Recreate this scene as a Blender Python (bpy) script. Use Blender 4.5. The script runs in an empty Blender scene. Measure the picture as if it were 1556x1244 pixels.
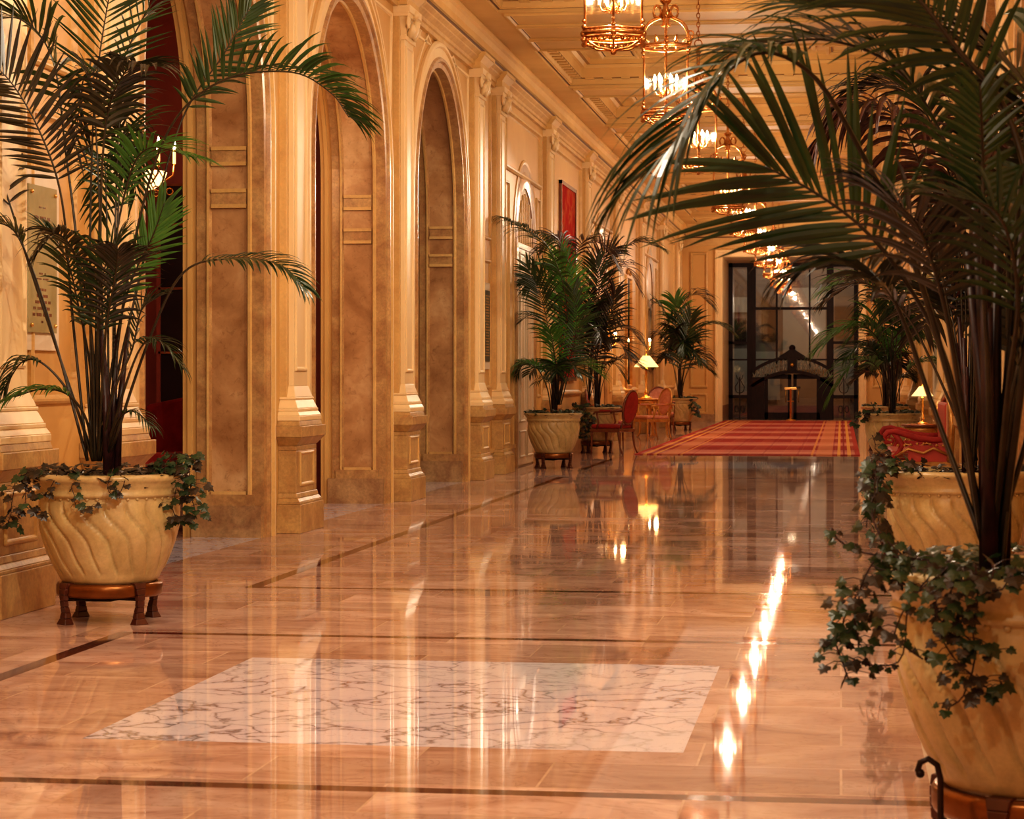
import bpy, bmesh, math, random
from mathutils import Vector, Matrix
PI = math.pi
scene = bpy.context.scene
COL = scene.collection
R = random.Random(7)
CH_W, SP_W, EXPO, FILL_W = 116, 440, 0.36, 190

# ------------------------------------------------------------------ materials
def new_mat(name):
    m = bpy.data.materials.new(name); m.use_nodes = True
    nt = m.node_tree; b = nt.nodes['Principled BSDF']
    return m, nt, b
def N(nt, t, **kw):
    n = nt.nodes.new(t)
    for k, v in kw.items():
        if k.startswith('i_'):
            key = k[2:]
            n.inputs[int(key) if key.isdigit() else key.replace('_', ' ')].default_value = v
        else: setattr(n, k, v)
    return n
def ramp(nt, stops):
    r = nt.nodes.new('ShaderNodeValToRGB'); e = r.color_ramp.elements
    while len(e) < len(stops): e.new(.5)
    for k, (p, c) in enumerate(stops):
        e[k].position = p; e[k].color = (*c, 1)
    return r
def math_n(nt, op, a, b=None):
    n = nt.nodes.new('ShaderNodeMath'); n.operation = op
    for k, v in enumerate((a, b)):
        if v is None: continue
        if isinstance(v, (int, float)): n.inputs[k].default_value = v
        else: nt.links.new(v, n.inputs[k])
    return n.outputs[0]
def mix(nt, fac, a, b, mode='MIX'):
    n = nt.nodes.new('ShaderNodeMix'); n.data_type = 'RGBA'; n.blend_type = mode
    for k, v in ((0, fac), (6, a), (7, b)):
        if isinstance(v, (int, float)): n.inputs[k].default_value = v
        elif isinstance(v, tuple): n.inputs[k].default_value = (*v, 1)
        else: nt.links.new(v, n.inputs[k])
    return n.outputs[2]

def noisy(name, c1, c2, rough=.5, scale=3, detail=6, metallic=0, bump=0, coat=0, spec=.5, stretch=(1,1,1), grain=0):
    m, nt, b = new_mat(name)
    tc = N(nt, 'ShaderNodeTexCoord'); mp = N(nt, 'ShaderNodeMapping'); mp.inputs['Scale'].default_value = stretch
    nt.links.new(tc.outputs['Object'], mp.inputs[0])
    no = N(nt, 'ShaderNodeTexNoise', i_Scale=scale, i_Detail=detail, i_Roughness=.6)
    nt.links.new(mp.outputs[0], no.inputs['Vector'])
    r = ramp(nt, [(.32, c1), (.68, c2)])
    nt.links.new(no.outputs[0], r.inputs[0]); nt.links.new(r.outputs[0], b.inputs['Base Color'])
    if grain:
        g = N(nt, 'ShaderNodeTexNoise', i_Scale=38, i_Detail=6, i_Roughness=.75); nt.links.new(tc.outputs['Object'], g.inputs['Vector'])
        g2 = N(nt, 'ShaderNodeTexNoise', i_Scale=5, i_Detail=6, i_Distortion=1.0); nt.links.new(tc.outputs['Object'], g2.inputs['Vector'])
        gr = ramp(nt, [(.3, (1-grain,)*3), (.6, (1,1,1))]); nt.links.new(g.outputs[0], gr.inputs[0])
        gq = ramp(nt, [(.35, (1-grain*.7, 1-grain, 1-grain)), (.6, (1,1,1))]); nt.links.new(g2.outputs[0], gq.inputs[0])
        nt.links.new(mix(nt, 1, mix(nt, 1, r.outputs[0], gr.outputs[0], 'MULTIPLY'), gq.outputs[0], 'MULTIPLY'), b.inputs['Base Color'])
    b.inputs['Roughness'].default_value = rough; b.inputs['Metallic'].default_value = metallic
    b.inputs['Coat Weight'].default_value = coat; b.inputs['Coat Roughness'].default_value = .12
    b.inputs['Specular IOR Level'].default_value = spec
    if bump:
        bp = N(nt, 'ShaderNodeBump', i_Strength=bump, i_Distance=.01)
        nt.links.new(no.outputs[0], bp.inputs['Height']); nt.links.new(bp.outputs[0], b.inputs['Normal'])
    return m
def emit(name, c, s):
    m, nt, b = new_mat(name)
    b.inputs['Base Color'].default_value = (*c, 1)
    b.inputs['Emission Color'].default_value = (*c, 1); b.inputs['Emission Strength'].default_value = s
    return m

M = {}
M['stone'] = noisy('limestone', (.62,.375,.13), (.76,.50,.195), .42, 1.6, bump=.05, stretch=(1,1,.35), grain=.14)
M['stone_hi'] = noisy('pale_limestone', (.78,.56,.29), (.90,.69,.39), .38, 1.8, stretch=(1,1,.3))
M['plaster'] = noisy('ochre_plaster', (.60,.34,.11), (.70,.43,.15), .5, 1.0)
M['ceil'] = noisy('ceiling_plaster', (.64,.39,.135), (.74,.48,.18), .6, 1.2)
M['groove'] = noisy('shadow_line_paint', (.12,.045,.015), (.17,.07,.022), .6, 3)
M['base_stone'] = noisy('brown_base_stone', (.42,.24,.11), (.55,.345,.17), .3, 5, coat=.3, grain=.35)
M['ped'] = noisy('pedestal_stone', (.52,.31,.11), (.66,.43,.17), .4, 3, coat=.0, grain=.3)
def travertine():
    m, nt, b = new_mat('travertine')
    tc = N(nt, 'ShaderNodeTexCoord')
    n1 = N(nt, 'ShaderNodeTexNoise', i_Scale=1.7, i_Detail=8, i_Roughness=.62, i_Distortion=.4)
    n2 = N(nt, 'ShaderNodeTexNoise', i_Scale=14, i_Detail=8, i_Roughness=.75, i_Distortion=.6)
    nt.links.new(tc.outputs['Object'], n1.inputs['Vector']); nt.links.new(tc.outputs['Object'], n2.inputs['Vector'])
    r1 = ramp(nt, [(.3, (.30,.135,.05)), (.5, (.51,.28,.125)), (.7, (.74,.50,.27))])
    r2 = ramp(nt, [(.3, (.5,.38,.28)), (.46, (1,1,1)), (1, (1,1,1))])
    nt.links.new(n1.outputs[0], r1.inputs[0]); nt.links.new(n2.outputs[0], r2.inputs[0])
    nt.links.new(mix(nt, .75, r1.outputs[0], r2.outputs[0], 'MULTIPLY'), b.inputs['Base Color'])
    b.inputs['Roughness'].default_value = .32; b.inputs['Coat Weight'].default_value = .35; b.inputs['Coat Roughness'].default_value = .1
    return m
M['trav'] = travertine()
M['painted_shade'] = noisy('ochre_painted_shade', (.30,.15,.045), (.38,.20,.06), .6, 3)  # darker ochre paints shade into the coffer steps around the dentils
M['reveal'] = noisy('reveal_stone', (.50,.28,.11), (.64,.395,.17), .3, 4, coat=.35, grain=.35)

def floor_mat():
    m, nt, b = new_mat('polished_marble_tiles')
    tc = N(nt, 'ShaderNodeTexCoord')
    br = N(nt, 'ShaderNodeTexBrick', offset=.5)
    br.inputs['Color1'].default_value = (0,0,0,1); br.inputs['Color2'].default_value = (1,1,1,1)
    br.inputs['Mortar'].default_value = (.5,.5,.5,1)
    for k, v in (('Scale',1.0),('Mortar Size',.004),('Mortar Smooth',0),('Bias',0),('Brick Width',.92),('Row Height',.46)):
        br.inputs[k].default_value = v
    nt.links.new(tc.outputs['Object'], br.inputs['Vector'])
    # per tile offset of the veining
    comb = N(nt, 'ShaderNodeVectorMath', operation='MULTIPLY_ADD')
    nt.links.new(br.outputs['Color'], comb.inputs[0]); comb.inputs[1].default_value = (9,5,7)
    nt.links.new(tc.outputs['Object'], comb.inputs[2])
    mp = N(nt, 'ShaderNodeMapping'); mp.inputs['Scale'].default_value = (.7,1.1,1); mp.inputs['Rotation'].default_value = (0,0,.6)
    nt.links.new(comb.outputs[0], mp.inputs[0])
    n1 = N(nt, 'ShaderNodeTexNoise', i_Scale=2.0, i_Detail=9, i_Roughness=.6, i_Distortion=1.2)
    nt.links.new(mp.outputs[0], n1.inputs['Vector'])
    r1 = ramp(nt, [(.28, (.34,.19,.15)), (.42, (.55,.365,.31)), (.6, (.72,.54,.48)), (.78, (.86,.72,.68))])
    nt.links.new(n1.outputs[0], r1.inputs[0])
    tint = ramp(nt, [(0, (.66,.58,.54)), (1, (1.12,1.08,1.06))]); nt.links.new(br.outputs['Color'], tint.inputs[0])
    c = mix(nt, .8, r1.outputs[0], tint.outputs[0], 'MULTIPLY')
    n3 = N(nt, 'ShaderNodeTexNoise', i_Scale=3.5, i_Detail=6, i_Distortion=2.5); nt.links.new(mp.outputs[0], n3.inputs['Vector'])
    d = math_n(nt, 'ABSOLUTE', math_n(nt, 'SUBTRACT', n3.outputs[0], .5))
    v = ramp(nt, [(0, (1,1,1)), (.02, (0,0,0))]); nt.links.new(d, v.inputs[0])
    c = mix(nt, math_n(nt, 'MULTIPLY', v.outputs[0], .35), c, (.24,.12,.07))
    c = mix(nt, math_n(nt, 'MULTIPLY', br.outputs['Fac'], .38), c, (.80,.62,.45))
    nt.links.new(c, b.inputs['Base Color'])
    b.inputs['Roughness'].default_value = .03; b.inputs['IOR'].default_value = 1.5
    w = N(nt, 'ShaderNodeTexNoise', i_Scale=1.6, i_Detail=3); nt.links.new(tc.outputs['Object'], w.inputs['Vector'])
    bp = N(nt, 'ShaderNodeBump', i_Strength=.015, i_Distance=.02); nt.links.new(w.outputs[0], bp.inputs['Height'])
    nt.links.new(bp.outputs[0], b.inputs['Normal'])
    df = N(nt, 'ShaderNodeBsdfDiffuse'); nt.links.new(c, df.inputs[0]); mx = N(nt, 'ShaderNodeMixShader'); mx.inputs[0].default_value = .14
    nt.links.new(b.outputs[0], mx.inputs[1]); nt.links.new(df.outputs[0], mx.inputs[2]); nt.links.new(mx.outputs[0], nt.nodes['Material Output'].inputs[0])
    return m
M['floor'] = floor_mat()
def white_marble():
    m, nt, b = new_mat('white_veined_marble')
    tc = N(nt, 'ShaderNodeTexCoord')
    no = N(nt, 'ShaderNodeTexNoise', i_Scale=2.2, i_Detail=5); nt.links.new(tc.outputs['Object'], no.inputs['Vector'])
    add = N(nt, 'ShaderNodeVectorMath', operation='MULTIPLY_ADD'); add.inputs[1].default_value = (.95,.95,.95)
    nt.links.new(no.outputs['Color'], add.inputs[0]); nt.links.new(tc.outputs['Object'], add.inputs[2])
    mp = N(nt, 'ShaderNodeMapping'); mp.inputs['Scale'].default_value = (.75,1.15,1); mp.inputs['Rotation'].default_value = (0,0,-.3)
    nt.links.new(add.outputs[0], mp.inputs[0])
    vo = N(nt, 'ShaderNodeTexVoronoi', feature='DISTANCE_TO_EDGE', i_Scale=3.6); nt.links.new(mp.outputs[0], vo.inputs['Vector'])
    vb = N(nt, 'ShaderNodeTexVoronoi', feature='DISTANCE_TO_EDGE', i_Scale=8.0); nt.links.new(mp.outputs[0], vb.inputs['Vector'])
    r = ramp(nt, [(0, (.22,.18,.22)), (.015, (.42,.38,.46)), (.05, (.76,.74,.94)), (.2, (.86,.83,1.0))]); nt.links.new(vo.outputs['Distance'], r.inputs[0])
    r2 = ramp(nt, [(0, (.70,.64,.70)), (.02, (1,1,1))]); nt.links.new(vb.outputs['Distance'], r2.inputs[0])
    fd = N(nt, 'ShaderNodeTexNoise', i_Scale=1.3, i_Detail=3); nt.links.new(mp.outputs[0], fd.inputs['Vector'])
    fr = ramp(nt, [(.38, (0,0,0)), (.55, (1,1,1))]); nt.links.new(fd.outputs[0], fr.inputs[0])
    rc = mix(nt, fr.outputs[0], mix(nt, .35, (.82,.84,1.0), r.outputs[0]), r.outputs[0])
    nt.links.new(mix(nt, .8, rc, r2.outputs[0], 'MULTIPLY'), b.inputs['Base Color'])
    b.inputs['Roughness'].default_value = .02; b.inputs['IOR'].default_value = 1.5
    return m
M['white'] = white_marble()
M['stripe'] = noisy('dark_stripe_marble', (.085,.028,.018), (.16,.06,.04), .05, 9)
M['stripe_lt'] = noisy('pale_border_marble', (.66,.55,.47), (.74,.64,.56), .05, 9)

def rug_mat():
    m, nt, b = new_mat('plaid_carpet')
    tc = N(nt, 'ShaderNodeTexCoord'); sp = N(nt, 'ShaderNodeSeparateXYZ'); nt.links.new(tc.outputs['Object'], sp.inputs[0])
    x, y = sp.outputs[0], sp.outputs[1]
    def band(v, period, lo, hi, off=0.0):
        f = math_n(nt, 'FRACT', math_n(nt, 'DIVIDE', math_n(nt, 'ADD', v, off), period))
        return math_n(nt, 'MULTIPLY', math_n(nt, 'GREATER_THAN', f, lo), math_n(nt, 'LESS_THAN', f, hi))
    def span(v, lo, hi):
        return math_n(nt, 'MULTIPLY', math_n(nt, 'GREATER_THAN', v, lo), math_n(nt, 'LESS_THAN', v, hi))
    c = mix(nt, math_n(nt, 'MULTIPLY', band(y, 4.6, .0, .5), .8), (.36,.04,.035), (.58,.22,.18))  # pale cross bands of the plaid, with pools of overhead light painted in
    c = mix(nt, math_n(nt, 'MULTIPLY', band(y, 4.6, .14, .24), .5), c, (.72,.42,.32))
    c = mix(nt, math_n(nt, 'MULTIPLY', band(y, 2.3, .0, .06), .5), c, (.22,.03,.03))
    c = mix(nt, math_n(nt, 'MULTIPLY', band(x, .56, .0, .38), .12), c, (.66,.22,.12))
    c = mix(nt, math_n(nt, 'MULTIPLY', band(x, .56, .42, .47), .35), c, (.30,.04,.05))
    c = mix(nt, math_n(nt, 'MULTIPLY', band(x, .28, .0, .05), .12), c, (.75,.42,.22))
    for lo, hi, col, k in ((1.02,1.06,(.75,.36,.12),.8),(1.10,1.36,(.72,.33,.16),.55),(1.44,1.49,(.80,.45,.12),.9),(1.53,1.56,(.28,.03,.03),.9),(1.60,1.66,(.80,.45,.12),.85),(1.72,1.8,(.45,.05,.04),.9)):
        for s in (1,):
            c = mix(nt, math_n(nt, 'MULTIPLY', span(x, lo, hi), k), c, col)
            c = mix(nt, math_n(nt, 'MULTIPLY', span(x, -hi, -lo), k), c, col)
    nt.links.new(c, b.inputs['Base Color']); b.inputs['Roughness'].default_value = .95
    b.inputs['Specular IOR Level'].default_value = .1
    return m
M['rug'] = rug_mat()
M['urn'] = noisy('glazed_cream_stone', (.56,.42,.18), (.74,.58,.30), .36, 5, coat=.12, grain=.18)
M['bronze'] = noisy('bronze', (.20,.075,.022), (.32,.13,.04), .28, 8, metallic=.9)
M['wood'] = noisy('dark_red_wood', (.06,.012,.008), (.11,.028,.016), .3, 6, coat=.3, stretch=(3,3,.6))
M['frame_wood'] = noisy('blackened_wood', (.014,.005,.006), (.028,.010,.010), .5, 6, stretch=(3,3,.6), spec=.25)
M['iron'] = noisy('dark_iron', (.02,.012,.01), (.045,.022,.015), .35, 8, metallic=.6)
M['soil'] = noisy('dark_soil', (.018,.008,.006), (.05,.022,.016), .95, 22, bump=.8)
def leaf_mat(name, c1, c2, rough=.32, tr=.15):
    m = noisy(name, c1, c2, rough, 5, 3)
    b = m.node_tree.nodes['Principled BSDF']; b.inputs['Specular IOR Level'].default_value = .6
    nt = m.node_tree; t = N(nt, 'ShaderNodeBsdfTranslucent'); t.inputs[0].default_value = (c2[0]*1.7, c2[1]*2.2, c2[2]*1.3, 1)
    mx = N(nt, 'ShaderNodeMixShader'); mx.inputs[0].default_value = tr
    out = nt.nodes['Material Output']
    nt.links.new(b.outputs[0], mx.inputs[1]); nt.links.new(t.outputs[0], mx.inputs[2]); nt.links.new(mx.outputs[0], out.inputs[0])
    return m
M['leaf'] = leaf_mat('palm_leaf', (.008,.018,.006), (.032,.062,.016))
M['leaf_dark'] = leaf_mat('dark_palm_leaf', (.012,.008,.006), (.03,.026,.012), .3, .06)
M['leaf_red'] = leaf_mat('maroon_palm_leaf', (.03,.006,.006), (.055,.012,.01), .35, .08)
M['leaf_green'] = leaf_mat('bright_palm_leaf', (.03,.08,.02), (.08,.19,.04), .35, .3)
M['stem'] = noisy('palm_stem', (.018,.012,.006), (.05,.034,.014), .4, 9)
M['stem_dark'] = noisy('dark_palm_trunk', (.014,.005,.006), (.05,.013,.014), .45, 14)
M['ivy'] = leaf_mat('ivy_leaf', (.012,.028,.012), (.045,.085,.035), .35, .1)
M['ivy_dark'] = leaf_mat('dark_ivy_leaf', (.018,.012,.008), (.045,.03,.018), .4, .05)
M['gilt'] = noisy('antique_gilt_bronze', (.36,.13,.035), (.68,.32,.10), .28, 24, metallic=.95)
M['brass'] = noisy('polished_brass', (.78,.48,.15), (.9,.6,.22), .2, 6, metallic=1)
M['gold_wood'] = noisy('gilded_wood', (.45,.22,.06), (.72,.42,.14), .3, 12, metallic=.6)
M['mahogany'] = noisy('mahogany', (.13,.035,.015), (.24,.07,.03), .25, 5, coat=.3)
M['red'] = noisy('red_velvet', (.26,.012,.012), (.40,.025,.02), .7, 12)
M['dkred'] = noisy('deep_red_paint', (.16,.02,.012), (.22,.035,.02), .6, 2)
M['pink'] = noisy('rose_damask', (.52,.17,.11), (.66,.32,.22), .6, 14)
M['cream'] = noisy('cream_paint', (.72,.60,.44), (.80,.68,.52), .4, 3)
M['black'] = noisy('black_void_paint', (.012,.006,.006), (.02,.01,.01), .3, 3)
def stripe_fabric():
    m, nt, b = new_mat('striped_silk')
    tc = N(nt, 'ShaderNodeTexCoord'); w = N(nt, 'ShaderNodeTexWave', i_Scale=3.2, bands_direction='Y')
    nt.links.new(tc.outputs['Object'], w.inputs['Vector'])
    r = ramp(nt, [(.3, (.42,.03,.03)), (.42, (.30,.015,.02)), (.6, (.62,.40,.2)), (.7, (.5,.06,.04))]); nt.links.new(w.outputs[0], r.inputs[0])
    nt.links.new(r.outputs[0], b.inputs['Base Color']); b.inputs['Roughness'].default_value = .55
    return m
M['striped'] = stripe_fabric()
def tapestry_mat():
    m, nt, b = new_mat('red_tapestry')
    tc = N(nt, 'ShaderNodeTexCoord'); n1 = N(nt, 'ShaderNodeTexNoise', i_Scale=2.2, i_Detail=6, i_Distortion=1.5)
    nt.links.new(tc.outputs['Object'], n1.inputs['Vector'])
    r = ramp(nt, [(.3, (.26,.008,.006)), (.5, (.42,.02,.012)), (.62, (.46,.10,.03)), (.72, (.32,.012,.01))]); nt.links.new(n1.outputs[0], r.inputs[0])
    nt.links.new(r.outputs[0], b.inputs['Base Color']); b.inputs['Roughness'].default_value = .95; b.inputs['Specular IOR Level'].default_value = .05
    return m
M['tapestry'] = tapestry_mat()
def glass_mat(name, tint, gloss=.12, rough=.03, haze=0):
    m, nt, b = new_mat(name)
    t = N(nt, 'ShaderNodeBsdfTransparent'); t.inputs[0].default_value = (*tint, 1)
    g = N(nt, 'ShaderNodeBsdfGlossy'); g.inputs['Roughness'].default_value = rough
    mx = N(nt, 'ShaderNodeMixShader')
    fr = N(nt, 'ShaderNodeFresnel', i_IOR=1.5)
    f = math_n(nt, 'ADD', fr.outputs[0], gloss); nt.links.new(f, mx.inputs[0])
    nt.links.new(t.outputs[0], mx.inputs[1]); nt.links.new(g.outputs[0], mx.inputs[2])
    last = mx.outputs[0]
    if haze:
        d = N(nt, 'ShaderNodeBsdfTranslucent'); d.inputs[0].default_value = (.95,.82,.6,1)
        m2 = N(nt, 'ShaderNodeMixShader'); m2.inputs[0].default_value = haze
        nt.links.new(last, m2.inputs[1]); nt.links.new(d.outputs[0], m2.inputs[2]); last = m2.outputs[0]
    nt.links.new(last, nt.nodes['Material Output'].inputs[0])
    return m
M['pane'] = glass_mat('lantern_glass', (.93,.92,.92), .02, .08, 0)
M['doorglass'] = glass_mat('dark_entrance_glass', (.55,.5,.45), .16, .02)
M['mirror'] = noisy('antique_mirror', (.75,.6,.4), (.82,.68,.48), .08, 3, metallic=1)
M['plaque_glass'] = noisy('etched_green_glass', (.34,.30,.15), (.45,.38,.20), .12, 5, coat=.5)
M['bronze_plaque'] = noisy('bronze_plaque', (.05,.05,.035), (.09,.08,.05), .35, 20, metallic=.5)
M['flame'] = emit('candle_flame_bulb', (1,.80,.48), 20)
M['wax'] = emit('candle_sleeve', (1,.55,.2), 1.6)
M['shade'] = emit('lamp_shade_fabric', (1,.66,.26), 1.1)
M['globe'] = emit('glowing_bowl_glass', (1,.62,.25), 2.2)
M['facade'] = noisy('night_facade', (.10,.075,.065), (.16,.12,.10), .7, 1.5)
M['facade_lt'] = noisy('pale_facade', (.32,.30,.25), (.38,.36,.3), .7, 1.5)

# ------------------------------------------------------------------ mesh helpers
class MB:
    """collects faces with materials and links them as one mesh object"""
    def __init__(s, mp=None): s.v=[]; s.f=[]; s.m=[]; s.mats=[]; s.mp=mp; s.sm=[]
    def mi(s, mat):
        if mat not in s.mats: s.mats.append(mat)
        return s.mats.index(mat)
    def add(s, vs, fs, mat, smooth=False):
        o = len(s.v); s.v += [tuple(v) for v in vs]; k = s.mi(mat)
        for f in fs: s.f.append([i+o for i in f]); s.m.append(k); s.sm.append(smooth)
    def quad(s, a, b, c, d, mat): s.add([a,b,c,d], [(0,1,2,3)], mat)
    def box(s, x0, x1, y0, y1, z0, z1, mat):
        vs = [(x,y,z) for z in (z0,z1) for y in (y0,y1) for x in (x0,x1)]
        s.add(vs, [(0,2,3,1),(4,5,7,6),(0,1,5,4),(2,6,7,3),(0,4,6,2),(1,3,7,5)], mat)
    def frustum(s, b0, b1, z0, z1, mat):   # b = (x0,x1,y0,y1)
        vs = [(x,y,z0) for y in b0[2:] for x in b0[:2]] + [(x,y,z1) for y in b1[2:] for x in b1[:2]]
        s.add(vs, [(0,2,3,1),(4,5,7,6),(0,1,5,4),(2,6,7,3),(0,4,6,2),(1,3,7,5)], mat)
    def lathe(s, prof, mat, n=24, c=(0,0,0), fn=None, smooth=True, ph=0):
        vs = []
        for r, z in prof:
            for k in range(n):
                a = 2*PI*k/n + ph; rr = fn(r, z, a) if fn else r
                vs.append((c[0]+rr*math.cos(a), c[1]+rr*math.sin(a), c[2]+z))
        fs = [(i*n+k, i*n+(k+1)%n, (i+1)*n+(k+1)%n, (i+1)*n+k) for i in range(len(prof)-1) for k in range(n)]
        s.add(vs, fs, mat, smooth)
    def tube(s, pts, rad, mat, n=6, closed=False, caps=True):
        pts = [Vector(p) for p in pts]; L = len(pts)
        if not hasattr(rad, '__len__'): rad = [rad]*L
        vs = []; prev = None
        for i, p in enumerate(pts):
            if closed: t = pts[(i+1)%L]-pts[i-1]
            else: t = pts[min(i+1, L-1)]-pts[max(i-1, 0)]
            if t.length < 1e-9: t = Vector((0,0,1))
            t.normalize()
            if prev is None:
                a = Vector((0,0,1)) if abs(t.z) < .9 else Vector((1,0,0))
                u = t.cross(a).normalized()
            else:
                u = prev - t*prev.dot(t)
                u = u.normalized() if u.length > 1e-6 else t.orthogonal().normalized()
            prev = u; w = t.cross(u)
            for k in range(n):
                a = 2*PI*k/n; vs.append(p + (u*math.cos(a)+w*math.sin(a))*rad[i])
        fs = []
        for i in range(L if closed else L-1):
            j = (i+1) % L
            fs += [(i*n+k, i*n+(k+1)%n, j*n+(k+1)%n, j*n+k) for k in range(n)]
        if not closed and caps: fs += [tuple(range(n-1,-1,-1)), tuple((L-1)*n+k for k in range(n))]
        s.add(vs, fs, mat, True)
    def ball(s, c, r, mat, n=8, sz=1):
        prof = [(r*math.sin(PI*i/(n//2+1)), -r*sz*math.cos(PI*i/(n//2+1))) for i in range(n//2+2)]
        prof[0] = (r*.02, prof[0][1]); prof[-1] = (r*.02, prof[-1][1])
        s.lathe(prof, mat, n, c)
    def sweep(s, path, prof, mat, fn, closed=False, mats=None):
        """path = [(u,v)], prof = [(w, n)] ; n is offset to the left of travel; fn(u,v,w) -> xyz"""
        L = len(path); P = [Vector(p) for p in path]; offs = []
        for i in range(L):
            a = P[i]-P[i-1] if (closed or i > 0) else P[1]-P[0]
            b = P[(i+1)%L]-P[i] if (closed or i < L-1) else P[-1]-P[-2]
            a = a.normalized(); b = b.normalized()
            na = Vector((-a.y, a.x)); nb = Vector((-b.y, b.x)); m = na+nb
            if m.length < 1e-6: m = na
            m.normalize(); offs.append(m/max(.3, m.dot(na)))
        K = len(prof); vs = [fn(P[i].x+offs[i].x*n, P[i].y+offs[i].y*n, w) for i in range(L) for w, n in prof]
        for k in range(K-1):
            fs = [(i*K+k, i*K+k+1, ((i+1)%L)*K+k+1, ((i+1)%L)*K+k) for i in range(L if closed else L-1)]
            used = sorted({q for f in fs for q in f}); ix = {q:t for t, q in enumerate(used)}
            s.add([vs[q] for q in used], [tuple(ix[q] for q in f) for f in fs], mats[k] if mats else mat)
    def build(s, name, parent=None, loc=None, bevel=0):
        me = bpy.data.meshes.new(name)
        v = [s.mp(*p) for p in s.v] if s.mp else s.v
        me.from_pydata(v, [], s.f); me.polygons.foreach_set('material_index', s.m); me.polygons.foreach_set('use_smooth', s.sm)
        for m in s.mats: me.materials.append(m)
        me.update()
        o = bpy.data.objects.new(name, me); COL.objects.link(o)
        if parent: o.parent = parent
        if loc: o.location = loc
        if bevel:
            b = o.modifiers.new('bevel', 'BEVEL'); b.width = bevel; b.segments = 2; b.limit_method = 'ANGLE'
        return o

def tag(o, label=None, cat=None, group=None, kind=None):
    if label: o['label'] = label
    if cat: o['category'] = cat
    if group: o['group'] = group
    if kind: o['kind'] = kind
    return o
def thing(name, label, cat, loc=(0,0,0), rz=0, group=None, kind=None):
    o = bpy.data.objects.new(name, None); COL.objects.link(o); o.empty_display_size = .1
    o.location = loc; o.rotation_euler = (0,0,rz)
    return tag(o, label, cat, group, kind)
def copy_tree(o, parent=None):
    kids = list(o.children)
    c = o.copy(); COL.objects.link(c)
    if parent: c.parent = parent
    for ch in kids: copy_tree(ch, c)
    return c

# ------------------------------------------------------------------ the place
XC = -1.57                       # centre line of the promenade
XW = -4.47                       # face of the left wall
Y0, Y1 = -4.0, 65.0              # the hall runs from behind the camera to the entrance
mirror = lambda x, y, z: (2*XC-x, y, z)
ARCH = [15.78, 20.58, 25.33]     # centres of the open arches
PILS = [11.65, 13.45, 18.22, 22.95, 27.7, 29.5, 34.6, 39.9, 45.3, 50.9, 56.6, 62.2]
NEARP = [1.3, 6.5]

# floor: one mesh cut on a grid, cells get their marble
def build_floor():
    mb = MB()
    rects = [(6.76,10.84), (13.2,28.4), (30.7,34.9)]
    inl = [(7.61,9.92), (31.4,33.9)]
    w = .085
    xs = {-9.5,-5.02,-4.47,-3.51,-3.51+w,-2.6,-.52,.27,.30,.30+w,.42,1.33,1.9,4.0}
    ys = {Y0,66.0,70.0}
    for a, b in rects: ys |= {a,a+w,b-w,b}
    for a, b in inl: ys |= {a,b}
    ars = [(c-1.55, c+1.55) for c in ARCH]
    for a, b in ars: ys |= {a,b}
    xs = sorted(xs); ys = sorted(ys)
    for i in range(len(xs)-1):
        for j in range(len(ys)-1):
            x = (xs[i]+xs[i+1])/2; y = (ys[j]+ys[j+1])/2; m = M['floor']
            for a, b in rects:
                if a < y < b and -3.51 < x < .42:
                    if (x < -3.51+w) or (.30 < x < .30+w) or ((y < a+w or y > b-w) and x < .385): m = M['stripe']
                    elif x > .27: m = M['stripe_lt']
            for a, b in inl:
                if a < y < b and -2.6 < x < -.52: m = M['white']
            if -5.3 < x < -4.47 or 1.33 < x < 1.9:
                m = M['white']
            mb.quad((xs[i],ys[j],0),(xs[i+1],ys[j],0),(xs[i+1],ys[j+1],0),(xs[i],ys[j+1],0), m)
    tag(mb.build('floor'), kind='structure')
build_floor()

# carpet
mb = MB(); mb.box(-1.8,1.8,0,29.2,0,.014,M['rug'])
o = mb.build('carpet', loc=(-1.5,36.75,.001)); tag(o, 'long red plaid carpet laid down the hall toward the dark entrance', 'carpet')

# ---- walls
trim_n = [0]
def trim_name():
    trim_n[0] += 1; return 'trim_%d' % trim_n[0]

def fyz(x0): return lambda u, v, w: (x0+w, u, v)      # sweep in the wall plane, w toward the room
def frame(mb, x0, y0, y1, z0, z1, mat, w=.05, d=.03):
    """raised rectangular moulding on a wall plane"""
    mb.sweep([(y0,z0),(y0,z1),(y1,z1),(y1,z0)], [(0,0),(d*.6,0),(d,-w*.3),(d,-w*.55),(d*.3,-w*.8),(0,-w)], mat, fyz(x0), closed=True)

def arc(yc, r, zs, n=28, z0=.0):
    p = [(yc-r, z0), (yc-r, zs*.5)]
    for k in range(n+1):
        a = PI - PI*k/n; p.append((yc+r*math.cos(a), zs+r*math.sin(a)))
    return p + [(yc+r, zs*.5), (yc+r, z0)]

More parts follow.
